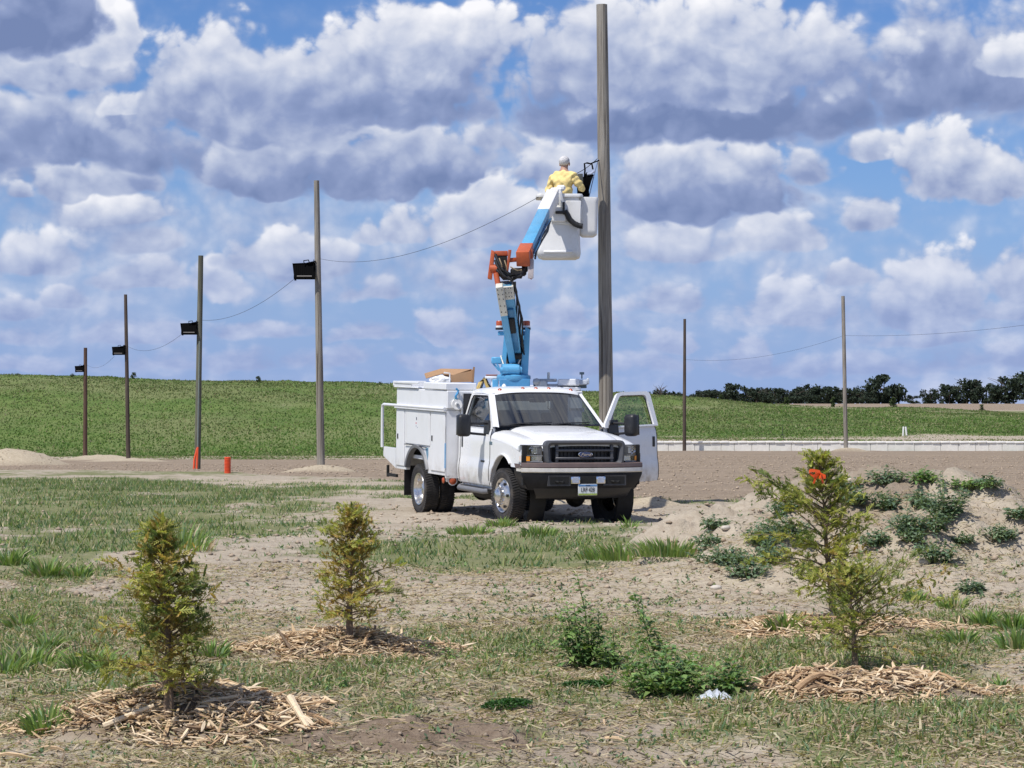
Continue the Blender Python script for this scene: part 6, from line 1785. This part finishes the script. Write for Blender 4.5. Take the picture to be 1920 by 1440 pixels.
# offcut poking from the top of the thick pole, old staple wires
LAMPB = simple('floodlight_black', (.004, .004, .0045), .8, 0, .1, 10, .03)
WIRE = simple('cable_black', (.03, .03, .033), .6, 0, .1, 10, .4)
GALV = STEEL
def floodlight(px, py, d, w, h, polepx, label):
    """seen from behind: finned box tilted down, hung on a yoke from the pole"""
    c = at(px, py, d); s = 1.0 / FPX * d; W_, H_ = w * s, h * s
    root = empty('floodlight', c); tag(root, label, 'floodlight', 'floodlights on the poles')
    tilt = Matrix.Rotation(R(-24), 4, 'X')
    mb = MB(); mb.box((-W_ / 2, -.06, -H_ / 2), (W_ / 2, .05, H_ / 2), .012, tilt)
    for k in range(9):
        x = -W_ * .4 + k * W_ * .1; mb.box((x - .006, -.068, -H_ * .42), (x + .006, -.06, H_ * .42), 0, tilt)
    mb.done('housing', LAMPB, root, 30)
    mb = MB(); mb.poly([(-W_ * .58, .02, H_ * .50), (W_ * .50, .02, H_ * .56), (W_ * .50, .30, H_ * .40), (-W_ * .50, .30, H_ * .35)], .012); mb.poly([(-W_ * .58, .02, H_ * .50), (-W_ * .50, .30, H_ * .35), (-W_ * .44, .26, -H_ * .52), (-W_ * .48, .0, -H_ * .55)], .012); mb.done('visor', LAMPB, root, 30)
    m = MB(); m.box((-W_ * .42, .052, -H_ * .42), (W_ * .42, .058, H_ * .42), 0, tilt); m.done('lens', LENS, root, 30)
    mb = MB(); mb.box((-W_ * .34, -.13, -H_ * .46), (W_ * .36, -.10, -H_ * .40), .005, tilt); mb.done('driver_box', simple('lamp_trim', (.16, .15, .14), .5), root, 30)
    mb = MB(); mb.tube([(-.02 * W_, -.03, H_ * .42), (-.04 * W_, -.03, H_ * .66), (.18 * W_, -.02, H_ * .70), (.24 * W_, -.02, H_ * .45)], .018, 6); mb.tube([(.1 * W_, -.02, H_ * .5), ((polepx - px) * s, .0, H_ * .62)], .022, 6); mb.box((W_ * .42, -.07, -H_ * .48), ((polepx - px) * s - .05, -.02, H_ * .72)); mb.done('yoke', LAMPB, root, 40)
floodlight(571, 509, 73.9, 40, 31, 592, 'black floodlight on the tall grey pole, nearest of the row')
floodlight(355, 617, 98.9, 30, 22, 371, 'black floodlight on the greenish pole')
floodlight(222, 658, 133.9, 22, 15.5, 236, 'black floodlight on the thin dark pole')
floodlight(149, 692, 177.9, 16, 11.5, 159, 'black floodlight on the shortest reddish pole, farthest of the row')
def cable(p0, p1, sag, r, label, name='overhead_cable', n=24, mat=None):
    a, b = at(*p0), at(*p1); c = a.copy(); pts = []
    for k in range(n + 1):
        t = k / n; p = a.lerp(b, t); p.z -= sag * 4 * t * (1 - t); pts.append((p - c, r))
    o = tubes(name, [pts], mat or WIRE, None, 5); o.location = c; tag(o, label, 'cable'); return o
cable((600, 485, 74), (1010, 369, 42.7), .48, .0048, 'cable from the tall grey pole up to the raised bucket')
cable((376, 600, 99), (550, 524, 73.9), .38, .0065, 'cable between the greenish pole and the nearest floodlight')
cable((240, 650, 134), (340, 627, 98.9), .42, .0065, 'cable between the thin dark pole and the greenish pole')
cable((163, 684, 178), (214, 668, 133.9), .40, .0065, 'cable between the shortest pole and the thin dark pole')
cable((1284, 674, 163.5), (1583, 629, 143), .55, .0065, 'cable between the two bare background poles')
cable((1583, 629, 143), (1990, 600, 112), .25, .0065, 'cable leaving the right background pole towards the right photo edge')
cable((1065, 330, 43.1), (1120, 297, 43.7), .05, .0065, 'short cable running from the worker to the thick pole')
cable((1104, 372, 43.3), (1122, 298, 43.7), -.02, .008, 'thin blue-grey cable hanging beside the thick pole', mat=simple('bluegrey_cable', (.12, .16, .26), .5))

# orange conduit and grey riser at the greenish pole, orange stub pipe
PIPE = simple('orange_conduit', (.78, .10, .03), .45, 0, .08, 6, .5)
GREYPVC = simple('grey_conduit', (.17, .20, .18), .5, 0, .08, 6, .4)
b = at(370, 882, 98.7)
o = tubes('conduit_riser', [[(at(371, 838, 98.75) - b, .034), (at(374, 640, 98.8) - b, .034)]], GREYPVC, None, 10); o.location = b; tag(o, 'grey conduit riser fixed to the greenish pole above the orange pipes', 'conduit')
for k, (x0, y0, x1, y1, lb) in enumerate(((369, 884, 371, 838, 'orange conduit standing straight at the foot of the greenish pole'), (363.5, 884, 370, 840, 'orange conduit bowing out left of the greenish pole foot'))):
    q = at(x0, y0, 98.6); e = at(x1, y1, 98.65); m = q.lerp(e, .5) + Vector((-.05 * k, 0, 0)); gz = zg(q.x, q.y); q.z = min(q.z, gz - .05)
    o = tubes('orange_conduit', [[(Vector((0, 0, 0)), .042), (m - q, .042), (e - q, .04)]], PIPE, None, 10); o.location = q; tag(o, lb, 'conduit', 'orange conduits at the greenish pole')
q = hit(427, 887); mb = MB(); Rr = .105
prof = [(0, -.1), (Rr, -.1)]
for k in range(11): prof += [(Rr, k * .052), (Rr, k * .052 + .022), (Rr - .018, k * .052 + .028), (Rr - .018, k * .052 + .046)]
hpx = 30 / FPX * q.y; kz = hpx / .57
prof = [(r, z * kz) for r, z in prof] + [(Rr * .8, hpx), (Rr * .72, hpx - .06), (0, hpx - .06)]
o = mb.lathe(prof, 20).done('corrugated_pipe', PIPE, None, 40, None, q); tag(o, 'orange corrugated pipe stub standing in the soil between two poles', 'pipe')
WPIPE = simple('white_pvc', (.78, .78, .77), .4)
for px, tx, lb in ((1693, 1694, 'left one of two short white pipes on the berm slope'), (1700, 1698, 'right one of two short white pipes on the berm slope')):
    q = hit(px, 817); o = tubes('white_pipe', [[(Vector((0, 0, -.1)), .07), (at(tx, 800, q.y) - q, .07)]], WPIPE, None, 10); o.location = q; tag(o, lb, 'pipe', 'white pipes on the berm')
q = hit(1467, 821); mb = MB(); mb.box((-.14, -.1, 0), (.14, .1, .03)); mb.box((-.14, -.1, .2), (.14, .1, .25)); mb.box((-.14, -.02, 0), (-.10, .02, .25)); mb.box((.10, -.02, 0), (.14, .02, .25)); mb.box((-.02, -.02, .25), (.02, .02, .9)); o = mb.done('valve_marker', BLACKP, None, 30, None, q); tag(o, 'small dark valve frame with a thin stake on the berm slope', 'marker')

# ------------------------------------------------------------------ block retaining wall
BLOCK = simple('concrete_block', (.72, .70, .65), .9, 0, .08, 1.5, .2, bump_s=.3, dirt=(.42, .39, .33, 1), dirt_amt=.4)
CAP = simple('concrete_cap', (.78, .765, .73), .9, 0, .06, 2.5, .2, bump_s=.3)
def build_wall():
    x0 = 9.2; zb = zg(14, WALL_Y - .5) - .1
    root = empty('block_wall', (x0, WALL_Y, zb)); tag(root, 'low pale concrete block retaining wall running across the right background', 'wall', kind='thing')
    random.seed(21)
    def blk(L, H, D, bev):
        m = MB().box((0, -D / 2, 0), (L, D / 2, H), bev).done('concrete_block', BLOCK, None, 30); me = m.data; bpy.data.objects.remove(m); return me
    x = 0.0; bl = {L: blk(L - .02, .62, .6, .02) for L in (1.2, 1.5, 1.8, .9)}
    while x < 31:
        L = random.choice([1.2, 1.5, 1.8, 1.8, .9]); wx = x0 + x
        o = bpy.data.objects.new('concrete_block', bl[L]); o.parent = root; o.location = (x, random.uniform(-.015, .015), zg(wx + .5, WALL_Y - 1.2) - .12 - zb + random.uniform(-.01, .01) + .02); col.objects.link(o); x += L
    cm = MB().box((0, -.34, 0), (.60, .34, .13), .03, None, 2).done('cap_stone', CAP, None, 40); me = cm.data; bpy.data.objects.remove(cm)
    x = -.05
    while x < 31:
        o = bpy.data.objects.new('cap_stone', me); o.parent = root; o.location = (x, -.03 + random.uniform(-.02, .02), zg(x0 + x + .5, WALL_Y - 1.2) - zb + .525 + random.uniform(-.012, .012)); o.rotation_euler = (0, 0, random.uniform(-.03, .03)); col.objects.link(o); x += .63
build_wall()

# ------------------------------------------------------------------ things carried by the truck
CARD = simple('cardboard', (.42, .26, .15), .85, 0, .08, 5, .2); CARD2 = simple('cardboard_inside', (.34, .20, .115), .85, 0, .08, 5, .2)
def cardboard():
    D = 40.6
    def P(px, py, d=D): return at(px, py, d)
    b = P(845, 716); root = empty('cardboard_box', b); tag(root, 'open brown cardboard box with folded flaps on the truck top', 'box')
    def panel(name, pts, mat):
        MB().poly([P(*p) - b for p in pts], .012).done(name, mat, root, 30)
    panel('front_panel', [(843, 717, 40.3), (888, 716, 40.3), (888, 694, 40.3), (860, 700, 40.3), (843, 705, 40.3)], CARD)
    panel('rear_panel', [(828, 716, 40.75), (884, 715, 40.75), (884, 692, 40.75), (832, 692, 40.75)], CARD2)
    panel('flap', [(796, 700, 40.3), (799, 709, 40.2), (831, 700, 40.45), (827, 691, 40.6)], CARD)
    panel('flap', [(827, 691, 40.7), (831, 700, 40.45), (850, 703, 40.35), (884, 692, 40.75)], CARD)
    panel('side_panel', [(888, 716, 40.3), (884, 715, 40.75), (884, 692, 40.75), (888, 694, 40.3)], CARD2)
    b2 = P(886, 716); o = MB().poly([P(884, 717, 40.2) - b2, P(888, 717, 40.2) - b2, P(890, 688, 40.2) - b2, P(887, 688, 40.2) - b2], .25).done('cardboard_sheet', CARD2, None, 30, None, b2); tag(o, 'narrow cardboard sheet standing upright beside the open box', 'cardboard')
cardboard()
def bagthing():
    random.seed(6); b = at(826, 713, 40.2); bm = bmesh.new(); bmesh.ops.create_icosphere(bm, subdivisions=3, radius=1)
    for v in bm.verts:
        n = math.sin(v.co.x * 5 + 1) * math.cos(v.co.y * 6) * .25 + random.uniform(-.08, .08); v.co = Vector((v.co.x * .17, v.co.y * .12, v.co.z * .075)) * (1 + n)
    me = bpy.data.meshes.new('plastic_wrap'); bm.to_mesh(me); bm.free(); o = link_mesh('plastic_wrap', me, simple('white_plastic', (.72, .72, .71), .35), None, b); tag(o, 'crumpled white plastic wrapping beside the cardboard box on the truck', 'wrapping')
bagthing()
def handline():
    b = TB @ Vector((-2.10, -1.02, 1.80)); M = Matrix.Translation((TX, TY, 0)) @ Matrix.Rotation(TH - R(90), 4, 'Z')
    root = empty('snatch_block', M @ b, TH - R(90)); tag(root, 'silver snatch block pulley hanging from a blue hook on the service body', 'pulley')
    o = MB().lathe([(0, .045), (.03, .045), (.035, .03), (.085, .035), (.095, .02), (.085, 0), (0, 0)], 22, Matrix.Translation((.02, .0, -.06)) @ Matrix.Rotation(R(80), 4, 'Y')).done('sheave', FIBRE, root, 40)
    MB().cyl((.065, 0, -.06), (.08, 0, -.06), .02, 12).done('axle_pin', STEEL, root, 40)
    MB().tube([(.03, .0, .03), (.035, -.02, .07), (.035, .01, .12), (.03, .03, .16), (.03, -.01, .20)], .018, 7).done('hook', simple('hook_blue', (.05, .28, .55), .4), root, 50)
    MB().tube([(.03, -.06, -.02), (.03, -.02, .05), (.03, .04, .02), (.03, .07, -.04)], .010, 6).done('strap', simple('teal_strap', (.10, .30, .30), .6), root, 50)
handline()

# ------------------------------------------------------------------ worker
SKIN = simple('skin', (.42, .24, .17), .55, 0, .08, 20, .4)
SHIRT = simple('yellow_shirt', (.82, .64, .27), .85, 0, .07, 7, .2, bump_s=.35)
JEANS = simple('dark_trousers', (.04, .05, .08), .9, 0, .15, 20, .2)
HAIRM = simple('grey_hair', (.55, .54, .54), .7, 0, .3, 40, .3, bump_s=.5)
def skinned(name, verts, edges, radii, mat, parent, root_i=0, sub=2, loc=None):
    me = bpy.data.meshes.new(name); me.from_pydata([tuple(v) for v in verts], edges, []); me.update()
    o = bpy.data.objects.new(name, me); col.objects.link(o)
    md = o.modifiers.new('skin', 'SKIN'); md.use_smooth_shade = True
    lay = me.skin_vertices[0] if me.skin_vertices else None
    if lay is None:
        bpy.context.view_layer.objects.active = o
    for i, r in enumerate(radii):
        r = r if isinstance(r, tuple) else (r, r)
        lay.data[i].radius = r; lay.data[i].use_root = (i == root_i)
    sd = o.modifiers.new('sub', 'SUBSURF'); sd.levels = sub; sd.render_levels = sub
    dg = bpy.context.evaluated_depsgraph_get(); dg.update(); ev = o.evaluated_get(dg)
    nm = bpy.data.meshes.new_from_object(ev); bpy.data.objects.remove(o)
    nm.polygons.foreach_set('use_smooth', np.ones(len(nm.polygons), bool)); nm.materials.clear()
    return link_mesh(name, nm, mat, parent)
def build_worker():
    feet = at(1056, 479, 43.1)
    root = empty('person', feet, R(-24)); tag(root, 'worker with grey hair and yellow shirt standing in the raised bucket, back to camera', 'person')
    S = 1.0
    # local: +y faces away from the camera (the way the worker looks), x to the right
    J = dict(pel=(0, 0, .95), waist=(0, .0, 1.06), chest=(0, .01, 1.27), neckb=(0, .02, 1.47), neck=(0, .045, 1.55), head=(0.0, .075, 1.645), crown=(.0, .07, 1.735),
             shL=(-.185, .01, 1.42), elL=(-.30, .03, 1.14), wrL=(-.20, .26, 1.10), haL=(-.16, .33, 1.11),
             shR=(.185, .01, 1.42), elR=(.315, .09, 1.19), wrR=(.26, .33, 1.22), haR=(.25, .40, 1.23),
             hpL=(-.10, 0, .90), knL=(-.12, .03, .49), anL=(-.12, -.02, .08), toL=(-.13, .15, .035), hpR=(.10, 0, .90), knR=(.12, .03, .49), anR=(.12, -.02, .08), toR=(.13, .15, .035))
    ks = list(J); ix = {k: i for i, k in enumerate(ks)}
    Ed = [('pel', 'waist'), ('waist', 'chest'), ('chest', 'neckb'), ('neckb', 'neck'), ('neck', 'head'), ('head', 'crown'), ('neckb', 'shL'), ('shL', 'elL'), ('elL', 'wrL'), ('wrL', 'haL'), ('neckb', 'shR'), ('shR', 'elR'), ('elR', 'wrR'), ('wrR', 'haR'),
          ('pel', 'hpL'), ('hpL', 'knL'), ('knL', 'anL'), ('anL', 'toL'), ('pel', 'hpR'), ('hpR', 'knR'), ('knR', 'anR'), ('anR', 'toR')]
    Rd = dict(pel=(.135, .11), waist=(.14, .11), chest=(.155, .115), neckb=(.085, .07), neck=.056, head=(.078, .092), crown=(.062, .075), shL=.065, elL=.044, wrL=.030, haL=(.040, .018), shR=.065, elR=.044, wrR=.030, haR=(.040, .018), hpL=.085, knL=.058, anL=.042, toL=(.04, .03), hpR=.085, knR=.058, anR=.042, toR=(.04, .03))
    body = skinned('body', [J[k] for k in ks], [(ix[a], ix[b]) for a, b in Ed], [Rd[k] for k in ks], SKIN, root, 0)
    # fingers, rooted in each palm
    for hd, wr, sg in (('haL', 'wrL', -1), ('haR', 'wrR', 1)):
        h = Vector(J[hd]); d = (h - Vector(J[wr])).normalized(); side = d.cross(Vector((0, 0, 1))).normalized()
        for k, (off, ln) in enumerate(((-.030, .070), (-.010, .080), (.010, .076), (.029, .060))):
            p = h + side * off + d * .005; curl = Vector((0, 0, -1)) * .6
            q1 = p + d * ln * .5; q2 = q1 + (d * .6 + curl).normalized() * ln * .32; q3 = q2 + (d * .1 + Vector((0, 0, -1))).normalized() * ln * .26
            skinned('finger', [p, q1, q2, q3], [(0, 1), (1, 2), (2, 3)], [.009, .0085, .0078, .006], SKIN, body, 0, 1)
        p = h - d * .045 - side * sg * .030; q1 = p + (d * .5 - side * sg * .8).normalized() * .035; q2 = q1 + (d + Vector((0, 0, -.4))).normalized() * .032
        skinned('thumb', [p, q1, q2], [(0, 1), (1, 2)], [.011, .0095, .007], SKIN, body, 0, 1)
    # shirt: looser skin over torso and arms
    SJ = dict(hem=(0, -.005, .93), w=(0, -.005, 1.06), c=(0, 0, 1.27), n=(0, .012, 1.45), shL=(-.185, .005, 1.415), uL=(-.25, .012, 1.28), elL=(-.305, .03, 1.14), fL=(-.24, .18, 1.11), shR=(.185, .005, 1.415), uR=(.26, .04, 1.31), elR=(.32, .09, 1.19), fR=(.28, .25, 1.205), col=(0, .03, 1.515))
    k2 = list(SJ); i2 = {k: i for i, k in enumerate(k2)}
    E2 = [('hem', 'w'), ('w', 'c'), ('c', 'n'), ('n', 'col'), ('n', 'shL'), ('shL', 'uL'), ('uL', 'elL'), ('elL', 'fL'), ('n', 'shR'), ('shR', 'uR'), ('uR', 'elR'), ('elR', 'fR')]
    R2 = dict(hem=(.175, .135), w=(.178, .138), c=(.19, .14), n=(.115, .095), shL=.085, uL=.074, elL=.070, fL=.055, shR=.085, uR=.074, elR=.070, fR=.055, col=(.066, .06))
    sh = skinned('shirt', [SJ[k] for k in k2], [(i2[a], i2[b]) for a, b in E2], [R2[k] for k in k2], SHIRT, root, 0, 3)
    # cloth folds
    for v in sh.data.vertices:
        c = v.co; n = v.normal
        f = .016 * math.sin(c.z * 34 + c.x * 22) * math.sin(c.x * 17 + 1.3) + .007 * math.sin(c.z * 60 - c.x * 45)
        v.co = c + n * f
    LJ = [(0, 0, .99), (-.10, 0, .90), (-.12, .03, .49), (-.12, -.02, .10), (.10, 0, .90), (.12, .03, .49), (.12, -.02, .10)]
    skinned('trousers', LJ, [(0, 1), (1, 2), (2, 3), (0, 4), (4, 5), (5, 6)], [(.155, .125), .10, .078, .065, .10, .078, .065], JEANS, root, 0)
    # hair: shell over the back and top of the skull, ears, cap-less
    bm = bmesh.new(); bmesh.ops.create_uvsphere(bm, u_segments=28, v_segments=18, radius=1.0)
    rr = random.Random(2)
    for v in bm.verts:
        x, y, z = v.co; k = 1 + rr.uniform(-.02, .02); v.co = Vector((x * .094 * k, y * .112 * k + .055, z * .098 * k + 1.695))
    for f in [f for f in bm.faces if (lambda c: c.y > .11 and c.z < 1.735 or c.z < 1.615 + max(0, c.y - .03) * .9)(f.calc_center_median())]: bm.faces.remove(f)
    me = bpy.data.meshes.new('hair'); bm.to_mesh(me); bm.free(); me.polygons.foreach_set('use_smooth', np.ones(len(me.polygons), bool))
    h = link_mesh('hair', me, HAIRM, root); sdm = h.modifiers.new('thick', 'SOLIDIFY'); sdm.thickness = .012
    for sx in (-1, 1):
        MB().lathe([(0, .012), (.018, .012), (.026, .006), (.028, -.004), (.012, -.010), (0, -.010)], 14, Matrix.Translation((sx * .088, .07, 1.645)) @ Matrix.Rotation(R(90) * sx, 4, 'Y') @ Matrix.Diagonal((1.25, .8, 1, 1))).done('ear', SKIN, root, 60)
    MB().lathe([(0, .030), (.010, .024), (.016, .008), (.018, 0)], 12, Matrix.Translation((0, .163, 1.635)) @ Matrix.Rotation(R(-80), 4, 'X')).done('nose', SKIN, root, 60)
    for sx in (-1, 1): MB().lathe([(0, .011), (.008, .008), (.012, 0)], 10, Matrix.Translation((sx * .034, .155, 1.672)) @ Matrix.Rotation(R(-90), 4, 'X')).done('eye', simple('eye_white', (.7, .7, .68), .3), root, 60)
    MB().box((-.026, .150, 1.592), (.026, .160, 1.602), .004).done('mouth', simple('lips', (.30, .12, .10), .6), root, 40)
build_worker()
# the floodlight being fitted: seen edge-on, with yoke and cord
def held_light():
    D = 43.35
    def P(px, py, d=D): return at(px, py, d)
    b = P(1098, 335); root = empty('floodlight', b); tag(root, 'black floodlight held by the worker beside the thick pole', 'floodlight', 'floodlights on the poles')
    def pp(*pts, d=D): return [P(x, y, d) - b for x, y in pts]
    MB().poly(pp((1083, 368), (1100, 371), (1106, 369), (1104, 356), (1108, 340), (1114, 327), (1100, 322), (1094, 332), (1084, 326), (1082, 340)), .14, .006).done('housing', LAMPB, root, 30)
    MB().poly([P(x, y, 43.2) - b for x, y in ((1082, 352), (1094, 352), (1093, 325), (1083, 325))], .06, .004).done('mounting_plate', simple('olive_plate', (.07, .075, .07), .5), root, 30)
    MB().tube([p for p in pp((1096, 330), (1097, 318), (1096, 306), (1101, 305), (1110, 307), (1112, 317))], .016, 7).done('yoke', LAMPB, root, 50)
    MB().tube([p for p in pp((1108, 306), (1116, 303), (1124, 300))], .012, 6).done('pole_strap', LAMPB, root, 50)
    MB().tube([p for p in pp((1101, 326), (1108, 325), (1115, 320))], .022, 7).done('clamp', simple('clamp_grey', (.40, .45, .58), .5), root, 50)
held_light()
